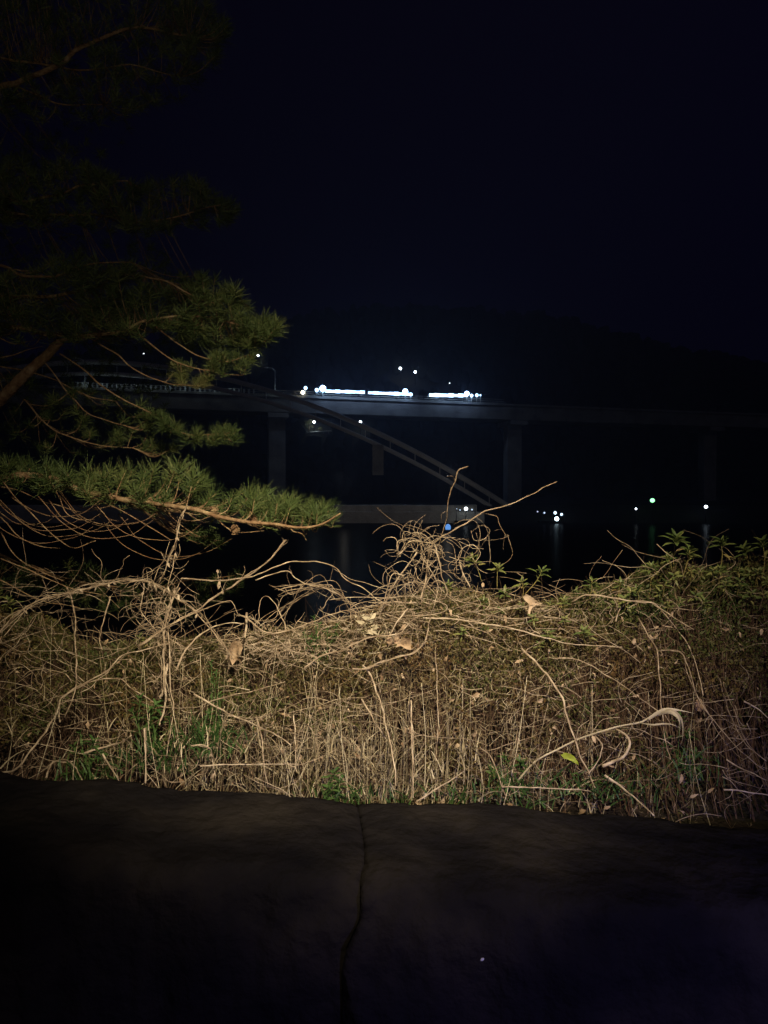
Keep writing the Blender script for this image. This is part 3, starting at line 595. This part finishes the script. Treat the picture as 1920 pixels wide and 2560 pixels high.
 ([(770,1810),(790,1850),(800,1905)], 2, 'thin curved stem in the centre undergrowth', .6, {}),
 ([(640,1790),(655,1850),(660,1920),(670,1965)], 2.2, 'knotty upright stem left of the centre', .75, {}),
 ([(735,1790),(737,1860),(739,1930)], 2.4, 'white flecked dead stem in the centre', .95, dict(twigs=4)),
]
for pts, r, lab, tint, kw in V: vine(pts, r*.70, lab, tint, **kw)
# reed with curled blades
rd = empty('dry_reed', P(1295, 1960, 2.33)); tag(rd, 'long dry reed with pale curling blades at its tip, lying towards the right', 'reed')
rp = [(1295,1951,2.33),(1339,1903,2.33),(1395,1873,2.36),(1443,1849,2.38),(1486,1834,2.40),(1547,1816,2.42),(1599,1806,2.44),(1634,1790,2.44),(1664,1778,2.44)]
q = MB(); q.tube(smooth([P(*a) for a in rp], 5), .0032, .003, 6, .85); q.build('stalk', M['straw'], rd)
def ribbon(pts, w0, w1, tint, par, name='blade'):
    q = MB(); pts = smooth([P(*a) for a in pts], 6); n_ = len(pts); vs = []
    for i, p in enumerate(pts):
        d_ = (pts[min(n_-1, i+1)]-pts[max(0, i-1)]).normalized(); s_ = d_.cross(Vector((0, 1, .3))).normalized(); t = i/(n_-1); ww = (w0+(w1-w0)*t)*math.sin(math.pi*min(1, .12+.88*t))**.5 if t < 1 else 0
        tw = s_*math.cos(t*1.2)+Vector((0, 1, 0))*math.sin(t*1.2)*.6
        vs += [p-tw*ww, p+Vector((0, -ww*.35, ww*.2)), p+tw*ww]
    fs = []
    for i in range(n_-1):
        for j in (0, 1): fs.append((i*3+j, i*3+j+1, i*3+j+4, i*3+j+3))
    q.add(vs, fs, tint); q.build(name, M['straw'], par)
ribbon([(1620,1798,2.43),(1650,1779,2.42),(1672,1773,2.42),(1700,1776,2.43),(1738,1784,2.46)], .009, .003, .95, rd)
ribbon([(1640,1788,2.43),(1670,1780,2.41),(1692,1790,2.40),(1700,1812,2.40),(1697,1856,2.42)], .008, .004, .8, rd)
ribbon([(1596,1806,2.44),(1630,1812,2.41),(1655,1810,2.41),(1680,1811,2.42),(1705,1822,2.45)], .0035, .0035, .9, rd)
ribbon([(1650,1782,2.43),(1680,1776,2.41),(1704,1800,2.42),(1706,1850,2.44),(1690,1880,2.46)], .006, .003, .7, rd)

# ---------------------------------------------------------------- single leaves that catch the eye
def blob_leaf(pts, Y, name, lab, m_, cat='leaf', tint=.7, thick=.004, ctr=None, bend=.02, group=None):
    """an outline leaf with thickness, crumpled in depth"""
    n_ = len(pts); cx = sum(p[0] for p in pts)/n_; cy = sum(p[1] for p in pts)/n_
    if ctr: cx, cy = ctr
    q = MB(); vs = []; rings = (1, .72, .4)
    for sgn in (-1, 1):
        for k in rings:
            for (x, y) in pts:
                p = P(cx+(x-cx)*k, cy+(y-cy)*k, Y); w_ = noise.noise(p*30)*bend+(1-k)*bend*.4; p.y += w_+sgn*thick*.5*(0 if k == 1 else 1); vs.append(p)
        p = P(cx, cy, Y); p.y += bend*.3+sgn*thick*.5; vs.append(p)
    H = 3*n_+1; fs = []
    for s in (0, 1):
        for r in range(2):
            for i in range(n_): i2 = (i+1) % n_; f = (s*H+r*n_+i, s*H+r*n_+i2, s*H+(r+1)*n_+i2, s*H+(r+1)*n_+i); fs.append(f if s == 0 else f[::-1])
        for i in range(n_): f = (s*H+2*n_+i, s*H+2*n_+(i+1) % n_, s*H+3*n_); fs.append(f if s == 0 else f[::-1])
    q.add(vs, fs, tint); o = q.build(name, M[m_]); tag(o, lab, cat, group)
blob_leaf([(1308,1494),(1316,1485),(1328,1492),(1338,1499),(1350,1508),(1358,1510),(1345,1514),(1334,1518),(1327,1526),(1323,1535),(1318,1532),(1321,1522),(1322,1510),(1314,1502)], 2.78, 'withered_leaf', 'pale withered leaf with pointed lobes hanging at the hedge top right of the mound', 'deadleaf', tint=.95, bend=.03)
CL = [([(965,1594),(975,1592),(983,1598),(982,1611),(972,1612),(964,1607)], 'upper left scrap of the large curled dead leaf'),
      ([(984,1593),(990,1587),(998,1591),(1000,1603),(994,1614),(985,1612)], 'middle lobe of the large curled dead leaf'),
      ([(1003,1600),(1012,1590),(1026,1594),(1029,1610),(1028,1626),(1016,1624),(1004,1618),(990,1620),(994,1612)], 'largest lobe of the curled dead leaf')]
cl = empty('curled_leaf', P(1000, 1610, 2.66)); tag(cl, 'large pale curled dead leaf folded in three at the centre top of the hedge', 'leaf')
for pts, _ in CL:
    n0 = set(o.name for o in C.objects); blob_leaf(pts, 2.66, 'leaf_lobe', None, 'deadleaf', None, .6, .006, bend=.05)
    for o in C.objects:
        if o.name not in n0: o.parent = cl; o.matrix_parent_inverse.identity(); 
        if o.name not in n0: o.data.transform(__import__('mathutils').Matrix.Translation(-cl.location))
blob_leaf([(1402,1888),(1412,1882),(1424,1884),(1436,1892),(1445,1905),(1446,1912),(1434,1905),(1422,1900),(1410,1896)], 2.36, 'yellow_leaf', 'bright yellow-green leaf low in the hedge beneath the reed', 'yleaf', tint=.6, bend=.015)
LS = [((572,1640),(592,1622),(1,), 'crumpled tan leaf left of the straw heap'),]
blob_leaf([(574,1620),(584,1600),(600,1602),(608,1620),(600,1640),(604,1660),(592,1650),(580,1664),(572,1645)], 2.72, 'withered_leaf', 'crumpled tan leaf hanging left of the straw heap', 'deadleaf', tint=.6, bend=.05)
blob_leaf([(1738,1775),(1745,1752),(1755,1748),(1760,1765),(1752,1780)], 2.55, 'withered_leaf', 'small rounded brown leaf above the reed tip at right', 'deadleaf', tint=.2, bend=.03)
blob_leaf([(1798,1571),(1812,1568),(1828,1573),(1814,1577)], 2.75, 'withered_leaf', 'small orange brown leaf lying flat on the right bushes', 'deadleaf', tint=.3, bend=.02)
blob_leaf([(1655,1563),(1668,1563),(1680,1567),(1667,1568)], 2.75, 'withered_leaf', 'small whitish leaf sliver under the right vine arch', 'deadleaf', tint=1, bend=.02)
blob_leaf([(1583,1598),(1589,1596),(1590,1608),(1585,1613),(1581,1606)], 2.72, 'withered_leaf', 'little white leaf tip hanging above the dark hollow at right', 'deadleaf', tint=1, bend=.02)
# dead leaves scattered through the hedge
q = MB(); random.seed(21)
for i in range(480):
    X = random.gauss(-.2, .9); t = random.random()*1.1; p = hedge_pt(max(-2.2, min(2.2, X)), t, random.uniform(-.05, .06)); d_ = (rv()+Vector((0, -.2, -.5))).normalized()
    L_ = random.uniform(.012, .034); q.leaf(p, d_, Vector((0, -1, .2))+rv()*.6, L_, L_*random.uniform(.3, .6), random.random(), random.uniform(.2, .7))
tag(q.build('dead_leaves', M['deadleaf']), 'small dead tan leaves caught all through the hedge', 'leaves', kind='stuff')
# dry grass: upright stalks
q = MB()
def stalk(px, py0, py1, Y, r, tint, lean=20):
    b_ = P(px, py0, Y); tp = P(px+random.gauss(0, lean), py1, Y+random.uniform(-.02, .12)); m1 = b_.lerp(tp, .5)+rv()*.02; q.tube(smooth([b_, m1, tp], 4), r, r*.5, 4, tint)
for i in range(430):
    px = random.gauss(860, 270) if random.random() < .82 else random.uniform(-60, 1990); base = crest(px)+40; Y = random.uniform(2.28, 2.75); y0 = base-(Y-2.28)*190; h_ = 60+300*random.random()**1.5
    stalk(px, y0, y0-h_, Y, random.uniform(.0008, .0021), random.random()**.8, random.choice((8, 20, 45, 70)))
for i in range(430):
    px = random.gauss(850, 270) if random.random() < .8 else random.uniform(-40, 1960); Y = random.uniform(2.3, 2.7); y0 = crest(px)+30-(Y-2.28)*190-random.uniform(0, 140); p = P(px, y0, Y)
    d_ = (rv()*.7+Vector((0, -.1, 1))).normalized(); l_ = random.uniform(.05, .17); w_ = random.uniform(.0012, .0028); sd_ = d_.cross(Vector((0, 1, 0))+rv()*.5).normalized(); bend = rv()*.3+Vector((0, -.1, -.7)); vs = []
    for k in range(6):
        t = k/5; c = p+d_*l_*t+bend*l_*t*t*.6; ww = w_*(1-t)**.6; vs += [c-sd_*ww, c+sd_*ww]
    q.add(vs, [(2*k, 2*k+1, 2*k+3, 2*k+2) for k in range(5)], random.uniform(.3, 1))
tag(q.build('dry_grass', M['straw']), 'upright dry grass stalks filling the lower hedge', 'grass', kind='stuff')
# tangle of fine vines
q = MB()
def arcs(nn_, fx, fy, ln, r, tints, up=.6, dmin=-.06, dmax=.1, curl=.5):
    for i in range(nn_):
        px, py = fx(), fy(); a = random.uniform(0, 2*math.pi); k = random.uniform(*ln); cur = random.gauss(0, curl); pts = []; x, y = px, py; Y = Yf(py)+random.uniform(dmin, dmax)
        for s in range(6):
            pts.append(P(x, y, Y)); x += math.cos(a)*k/5; y -= math.sin(a)*k/5*up; a += cur/2.2+random.gauss(0, .35); Y += random.gauss(0, .012)
        rr = random.uniform(*r); q.tube(smooth(pts, 3), rr, rr*.5, 4, random.uniform(*tints))
def ymid(px): return float(np.interp(px, [c[0] for c in TOP], [c[1] for c in TOP]))
for i in range(700):
    px = random.uniform(-40, 1960); t0 = ymid(px); py = t0-15+(crest(px)-t0)*random.random()**1.1
    arcs(1, lambda: px, lambda: py, (60, 260), (.0005, .0016), (.1, .9))
arcs(95, lambda: random.gauss(1065, 60), lambda: random.gauss(1440, 48), (50, 150), (.0008, .002), (.3, .9), 1, -.1, .1, 1.7)
arcs(14, lambda: random.gauss(1065, 24), lambda: random.gauss(1385, 18), (60, 130), (.001, .002), (.4, .9), 1, -.1, .1, 2.2)
arcs(85, lambda: random.gauss(410, 38), lambda: random.gauss(1560, 75), (40, 130), (.0008, .0018), (.3, .9), 1, -.08, .06, 1.2)
arcs(45, lambda: random.uniform(0, 420), lambda: random.gauss(1490, 30), (80, 220), (.0007, .0014), (.2, .7), .45, -.05, .1)
arcs(35, lambda: random.uniform(30, 420), lambda: random.gauss(1560, 35), (60, 160), (.0007, .0013), (.1, .6), 1, -.05, .1)
arcs(260, lambda: random.uniform(600, 900), lambda: random.gauss(1610, 28), (25, 90), (.0007, .0018), (.5, 1), .7, -.1, .08)
arcs(90, lambda: random.uniform(820, 1400), lambda: random.gauss(1545, 28), (80, 260), (.001, .0022), (.4, .9), .35, -.1, .06)
arcs(60, lambda: random.uniform(1350, 1900), lambda: random.gauss(1530, 30), (80, 240), (.0008, .0018), (.3, .8), .45, -.1, .06)
tag(q.build('vine_tangle', M['vine']), 'fine tangled dry vines woven through the whole hedge top', 'vines', kind='stuff')
q = MB()
for i in range(9500):
    X = random.gauss(.02, .5) if random.random() < .85 else random.uniform(-2.2, 2.2)
    if abs(X) > 2.25: continue
    t = random.random()**.75*1.2; p = hedge_pt(X, t, random.uniform(-.02, .09)); d_ = rv(); d_.y *= .5; l_ = random.uniform(.015, .07); e2 = p+d_*l_; sd_ = d_.cross(Vector((0, 1, 0))+rv()*.3).normalized()*random.uniform(.0004, .0009); mm = p.lerp(e2, .5)+rv()*l_*.16
    q.add([p-sd_, p+sd_, mm+sd_, mm-sd_, e2], [(0, 1, 2, 3), (3, 2, 4)], random.random()*(1 if abs(X) < .9 else .6))
tag(q.build('dead_twigs', M['fuzz'], None, False), 'fine pale dead twigs and grass bits scattered over the hedge face', 'twigs', kind='stuff')
q = MB()
for (cx, cy, sx_, n_, Y) in ((390, 1870, 60, 90, 2.42), (520, 1830, 45, 110, 2.45), (215, 1930, 45, 60, 2.36), (840, 1985, 30, 50, 2.31), (1290, 1960, 60, 80, 2.36), (1550, 1960, 60, 70, 2.38), (1710, 1900, 45, 60, 2.5), (960, 1985, 60, 50, 2.32), (1150, 1980, 50, 40, 2.34)):
    for i in range(n_):
        p = P(random.gauss(cx, sx_), cy+random.uniform(0, 70), Y+random.uniform(-.04, .08)); d_ = (rv()*.6+Vector((0, -.15, 1))).normalized(); l_ = random.uniform(.05, .15); w_ = random.uniform(.0016, .0034); sd_ = d_.cross(Vector((0, 1, 0))+rv()*.5).normalized(); bend = rv()*.4+Vector((0, -.1, -.5)); vs = []
        for k in range(6):
            t = k/5; c = p+d_*l_*t+bend*l_*t*t*.6; ww = w_*(1-t)**.6; vs += [c-sd_*ww, c+sd_*ww]
        q.add(vs, [(2*k, 2*k+1, 2*k+3, 2*k+2) for k in range(5)], random.random()*.7)
tag(q.build('green_grass', M['weed'], None, False), 'green grass blades growing among the dry stems above the boulders', 'grass', kind='stuff')
# heap of straw by the curled leaf
sh = MB()
for i in range(70):
    p = P(random.gauss(930, 28), random.gauss(1575, 26), random.uniform(2.66, 2.85)); d_ = rv(); d_.y *= .4; e2 = p+d_*random.uniform(.015, .05); sh.tube([p, p.lerp(e2, .5)+rv()*.003, e2], random.uniform(.0008, .0026), .0008, 4, random.uniform(.5, 1))
for i in range(12):
    p = P(random.gauss(920, 15), random.gauss(1555, 12), 2.72); sh.leaf(p, rv(), Vector((0, -1, 0)), .035, .016, 1, .5)
tag(sh.build('straw_heap', M['straw']), 'little heap of broken bright straw left of the large curled leaf', 'straw', kind='stuff')

# ---------------------------------------------------------------- pine
random.seed(33)
pine = empty('pine_tree', (-3.3, 4.6, -.1)); tag(pine, 'large pine reaching in from the left with layered branches of long needles', 'tree')
tr = MB(); tr.cur = .3; tr.tube(smooth([Vector((-3.3, 4.6, -.1)), Vector((-3.2, 4.55, 1.2)), Vector((-3.05, 4.6, 2.6)), Vector((-3.15, 4.6, 4.2)), Vector((-3.0, 4.5, 6.5))], 6), .17, .07, 12)
tr.build('trunk', M['bark'], pine)
def limb(pts, r0, r1, tint=.5, name='branch'):
    q = MB(); w_ = smooth([P(*a) for a in pts], 6); w_ = [p+Vector((noise.noise(p*7), 0, noise.noise(p*7+Vector((5, 5, 5)))))*.012 for p in w_]; q.tube(w_, r0, r1, 8, tint, .06); q.build(name, M['bark'], pine); return w_
T0 = (-235, 1100, 4.55)
LA = limb([(-420, 1230, 4.6), (-200, 1215, 3.9), (-60, 1205, 3.5), (10, 1192, 3.35), (60, 1188, 3.3), (120, 1192, 3.3), (200, 1222, 3.28), (330, 1255, 3.25), (450, 1266, 3.05), (540, 1290, 2.98), (640, 1306, 2.95), (740, 1317, 2.95), (800, 1310, 2.98), (850, 1285, 3.0)], .022, .0025, .55)
LB = limb([(-330, 1290, 4.55), (-80, 1070, 4.35), (0, 1000, 4.25), (60, 940, 4.2), (110, 895, 4.2), (150, 850, 4.15)], .042, .026, .35)
LC = limb([(150, 850, 4.15), (230, 838, 4.1), (300, 828, 4.05), (370, 800, 4.0), (450, 790, 4.0), (560, 800, 4.0), (640, 835, 4.0)], .013, .003, .8)
LC2 = limb([(-200, 840, 4.5), (-60, 822, 4.3), (0, 815, 4.2), (60, 821, 4.15), (110, 833, 4.12), (160, 838, 4.1)], .017, .013, .9)
LC3 = limb([(-200, 760, 4.6), (0, 741, 4.3), (120, 742, 4.2), (180, 728, 4.15), (250, 715, 4.1), (290, 690, 4.1), (400, 700, 4.0), (520, 755, 4.0), (600, 740, 4.0)], .013, .003, .5)
LC4 = limb([(-150, 640, 4.6), (0, 662, 4.4), (60, 690, 4.3), (140, 690, 4.25), (220, 660, 4.2), (330, 655, 4.2)], .012, .003, .3)
LD1 = limb([(-200, 520, 4.9), (0, 500, 4.7), (60, 505, 4.65), (150, 484, 4.6), (215, 462, 4.6), (320, 450, 4.6)], .014, .004, .5)
LD2 = limb([(-200, 520, 4.9), (0, 530, 4.7), (100, 540, 4.65), (240, 537, 4.6), (330, 555, 4.55), (430, 545, 4.5), (560, 510, 4.5)], .014, .003, .3)
LE1 = limb([(-200, 290, 5.1), (0, 218, 4.9), (50, 202, 4.85), (150, 160, 4.8), (200, 120, 4.8), (280, 85, 4.75), (350, 68, 4.75), (470, 90, 4.7)], .024, .006, .4)
LE2 = limb([(-200, 120, 5.1), (0, 145, 4.9), (100, 158, 4.9), (200, 175, 4.85), (330, 165, 4.8), (440, 190, 4.8)], .012, .003, .3)
LE3 = limb([(40, 215, 4.85), (110, 245, 4.8), (160, 265, 4.8), (260, 262, 4.8)], .008, .003, .3)
random.seed(77); extra = []
for i in range(15):
    x = random.uniform(-60, 300); y = 1200+max(0, x-100)*.22+random.uniform(0, 60); Y = random.uniform(3.0, 3.5); k = random.uniform(60, 130)
    extra.append([(x, y, Y+.05), (x+k*.5, y+k*.55, Y), (x+k*1.1, y+k*.85, Y), (x+k*1.9, y+k*.8, Y-.02), (x+k*2.4, y+k*.5, Y-.04)])
for p in extra: limb(p, .0022, .0008, .1)
LF = limb([(-300, 1400, 4.7), (-50, 1380, 4.6), (60, 1410, 4.5), (180, 1450, 4.4), (330, 1470, 4.3), (480, 1450, 4.3), (590, 1440, 4.3)], .012, .002, .4)
drop = [
 [(150, 885, 4.15), (200, 915, 4.1), (250, 962, 4.05), (300, 995, 4.0), (350, 1020, 4.0), (400, 1045, 4.0), (440, 1075, 4.0), (485, 1088, 4.0), (560, 1085, 4.0)],
 [(245, 858, 4.1), (290, 885, 4.05), (335, 922, 4.0), (380, 945, 4.0), (430, 960, 4.0), (480, 965, 4.0)],
 [(345, 838, 4.05), (400, 880, 4.0), (450, 908, 4.0), (510, 925, 4.0), (600, 940, 4.0)],
 [(385, 815, 4.05), (430, 850, 4.0), (490, 885, 4.0), (560, 905, 4.0), (620, 885, 4.0)],
 [(-60, 905, 4.3), (80, 930, 4.2), (150, 955, 4.15), (220, 990, 4.1), (290, 1005, 4.1)],
 [(110, 905, 4.15), (160, 970, 4.1), (210, 1025, 4.1), (260, 1050, 4.05), (310, 1062, 4.05)],
 [(60, 1000, 4.2), (130, 1070, 4.15), (200, 1100, 4.1), (260, 1115, 4.1), (330, 1120, 4.1)],
 [(0, 845, 4.2), (40, 862, 4.2), (90, 850, 4.15)],
 [(0, 895, 4.25), (60, 880, 4.2), (110, 862, 4.15)],
 [(200, 1225, 3.28), (290, 1270, 3.22), (360, 1310, 3.2), (430, 1348, 3.2)],
 [(405, 1265, 3.2), (430, 1290, 3.18), (460, 1304, 3.15), (500, 1300, 3.15), (540, 1285, 3.15)],
 [(540, 1290, 3.18), (565, 1315, 3.15), (600, 1330, 3.15), (660, 1330, 3.15)],
 [(725, 1317, 3.15), (735, 1330, 3.14), (755, 1335, 3.14), (765, 1350, 3.14)],
 [(130, 1195, 3.3), (145, 1240, 3.25), (165, 1280, 3.2), (200, 1296, 3.2), (235, 1295, 3.2)],
 [(30, 1240, 3.3), (90, 1300, 3.2), (150, 1350, 3.2), (190, 1372, 3.2), (240, 1355, 3.2)],
 [(0, 1290, 3.3), (50, 1340, 3.25), (100, 1365, 3.2), (150, 1370, 3.2)],
 [(0, 1395, 3.2), (60, 1420, 3.1), (120, 1450, 3.1), (190, 1475, 3.05), (260, 1490, 3.0)],
 [(0, 1330, 3.3), (40, 1390, 3.2), (100, 1430, 3.1), (160, 1455, 3.1)],
 [(-20, 1440, 3.2), (60, 1480, 3.1), (130, 1510, 3.0), (200, 1520, 3.0)],
 [(0, 1215, 3.35), (50, 1225, 3.3), (120, 1260, 3.25), (200, 1275, 3.2), (280, 1262, 3.2)]]
DR = [limb(p, .0055 if i < 9 else .0032, .0013, .6) for i, p in enumerate(drop)]
def tuft(mb, p, ax, L0, n_, w_, tint):
    ax = ax.normalized(); o = ax.orthogonal().normalized(); o2 = ax.cross(o)
    for i in range(n_):
        a = random.uniform(0, 6.283); k = random.random(); el = .25+1.25*k; rad = o*math.cos(a)+o2*math.sin(a)
        d_ = (rad*(.85-.35*k)+ax*el*.62).normalized(); b_ = p-ax*L0*(.5*(1-k)); L_ = L0*random.uniform(.6, 1.1); s_ = d_.cross(rv()).normalized()*w_
        m_ = b_+d_*L_*.5; e_ = b_+d_*L_-Vector((0, 0, L_*.06))
        mb.add([b_-s_, b_+s_, m_+s_, m_-s_, e_], [(0, 1, 2, 3), (3, 2, 4)], min(1, max(0, tint+random.gauss(0, .12))))
def layer(name, poly_top, poly_bot, nt_, Yr, limbs, L0, w_=.0011, tint=.35, nn_=42, up=.9, clump=.0, fill=1.0):
    ne = MB(); tw = MB(); allp = [p for l in limbs for p in l]
    X0 = max(poly_top[0][0], poly_bot[0][0]); X1 = min(poly_top[-1][0], poly_bot[-1][0]); k = 0; tries = 0
    while k < nt_ and tries < nt_*20:
        tries += 1
        px = random.uniform(X0, X1); a = float(np.interp(px, [c[0] for c in poly_top], [c[1] for c in poly_top])); b_ = float(np.interp(px, [c[0] for c in poly_bot], [c[1] for c in poly_bot]))
        if b_-a < 6: continue
        py = a+(b_-a)*random.random()**1.15; p = P(px, py, random.uniform(*Yr))
        if clump and noise.noise(Vector((p.x*4.2, p.y*2, p.z*6)))+.4*noise.noise(p*9) < clump: continue
        k += 1
        near = min(allp, key=lambda q_: (q_-p).length+max(0, (q_.z-p.z))*.6+max(0, q_.x-p.x)*.8); d_ = (p-near); l_ = d_.length
        mid = near.lerp(p, .55)-Vector((0, 0, min(.05, l_*.18)))+rv()*.012
        c_ = smooth([near, mid, p], 4)
        if l_ < .75: tw.tube(c_, .0028, .0013, 4, random.uniform(.2, .8))
        ax = ((c_[-1]-c_[-2]).normalized()+Vector((.15, -.1, up))+rv()*.3)
        tuft(ne, p, ax, L0*random.uniform(.8, 1.15), nn_, w_, tint+random.gauss(0, .22))
        if random.random() < fill: tuft(ne, c_[-3], ax+rv()*.6, L0*.8, nn_//2, w_, tint+.1)
    a = ne.build('needles', M['needles'], pine, False); b2 = tw.build('twigs', M['bark'], pine)
layer('a', [(-60,1135),(0,1150),(60,1150),(150,1168),(220,1172),(330,1175),(450,1165),(490,1185),(540,1205),(600,1220),(650,1225),(700,1250),(770,1262),(835,1268)], [(-60,1215),(100,1215),(200,1232),(330,1262),(450,1280),(540,1292),(650,1302),(740,1298),(835,1285)], 150, (3.05, 3.6), [LA], .088, .0013, .34, 40)
layer('b', [(350,1010),(400,1030),(450,1070),(500,1075),(590,1070)], [(350,1030),(400,1070),(450,1100),(500,1110),(590,1095)], 34, (3.85, 4.15), [DR[0]], .08, tint=.3)
layer('b2', [(0,930),(150,960),(300,990),(400,1060),(450,1105)], [(0,1120),(150,1130),(300,1130),(400,1125),(450,1120)], 60, (4.0, 4.7), [DR[4], DR[5], DR[6]], .075, tint=.3, clump=.05)
layer('c', [(-60,690),(0,690),(100,665),(180,625),(240,655),(330,660),(390,655),(430,690),(480,680),(560,700),(600,730),(640,790),(700,808)], [(-60,860),(100,835),(240,850),(330,850),(430,830),(480,860),(560,865),(600,870),(640,880),(700,812)], 420, (3.75, 4.6), [LC, LC2, LC3, LC4], .09, .0014, .42, 32, clump=-.08)
layer('c2', [(560,780),(640,800),(690,808)], [(560,860),(640,840),(690,820)], 26, (3.9, 4.1), [LC, DR[3]], .08, tint=.35)
layer('c3', [(520,880),(580,880),(635,880)], [(520,925),(580,930),(635,920)], 22, (3.9, 4.1), [DR[2], DR[3]], .075, tint=.45)
layer('c4', [(430,880),(470,910),(540,930)], [(430,950),(470,960),(540,955)], 22, (3.95, 4.1), [DR[1], DR[2]], .065, tint=.95)
layer('d', [(-60,410),(0,410),(100,410),(170,400),(260,425),(340,455),(430,450),(490,450),(530,480),(570,505),(600,505)], [(-60,560),(100,560),(240,570),(340,585),(430,575),(490,560),(530,560),(570,555),(600,530)], 270, (4.2, 4.9), [LD1, LD2], .085, .0012, .4, 38, clump=-.05)
layer('e', [(-60,-60),(200,-60),(400,-60),(500,-30),(540,20),(570,60)], [(-60,300),(100,300),(260,290),(400,250),(500,170),(540,150),(570,110)], 330, (4.4, 5.2), [LE1, LE2, LE3], .085, .0012, .4, 36, clump=-.05)
layer('f', [(-60,1400),(100,1405),(180,1410),(250,1425),(330,1455),(500,1455),(600,1430)], [(-60,1470),(100,1480),(180,1500),(250,1520),(330,1540),(500,1540),(600,1470)], 110, (4.0, 4.8), [LF], .08, .0011, .25, 38)
layer('h', [(-60,300),(100,320),(200,380),(300,500),(380,600),(470,700),(560,780)], [(-60,1130),(200,1130),(300,1100),(400,1050),(470,900),(560,850)], 420, (5.0, 6.6), [LC3, LD2, LD1, LC], .10, .0014, .3, 26)
layer('i', [(-60,-60),(300,-60),(450,-60),(540,60)], [(-60,480),(200,420),(400,300),(540,180)], 200, (5.2, 6.8), [LE1, LE2], .10, .0014, .3, 26)
layer('g', [(470,1300),(500,1310),(560,1340)], [(470,1360),(500,1370),(560,1380)], 10, (3.4, 3.8), [LA], .07, tint=.25)
for (px, py, Y) in ((535, 1276, 3.15), (634, 1303, 3.12), (587, 1325, 3.12)):
    c = P(px, py, Y); q = MB(); q.cur = .2; q.ball(c, .016, 9, 7, 1.2, jit=.12)
    for i in range(60):
        d_ = rv(); b_ = c+Vector((d_.x*.014, d_.y*.014, d_.z*.018)); q.leaf2(b_, (d_+Vector((0, 0, .5))).normalized(), d_.orthogonal().normalized(), .009, .008, random.random()*.5)
    q.build('pine_cone', M['bark'], pine)

# ---------------------------------------------------------------- night haze
hz = MB(); hz.box((0, 215, 62), 900, 520, 140)
hm = bpy.data.materials.new('haze'); hm.use_nodes = True; n = hm.node_tree; n.nodes.remove(n.nodes['Principled BSDF']); v_ = n.nodes.new('ShaderNodeVolumePrincipled')
v_.inputs['Color'].default_value = (.55, .66, 1, 1); v_.inputs['Density'].default_value = .0015; v_.inputs['Anisotropy'].default_value = .5
n.links.new(v_.outputs[0], n.nodes['Material Output'].inputs['Volume'])
tag(hz.build('haze', hm, None, False), kind='stuff', label='thin night haze over the lake')
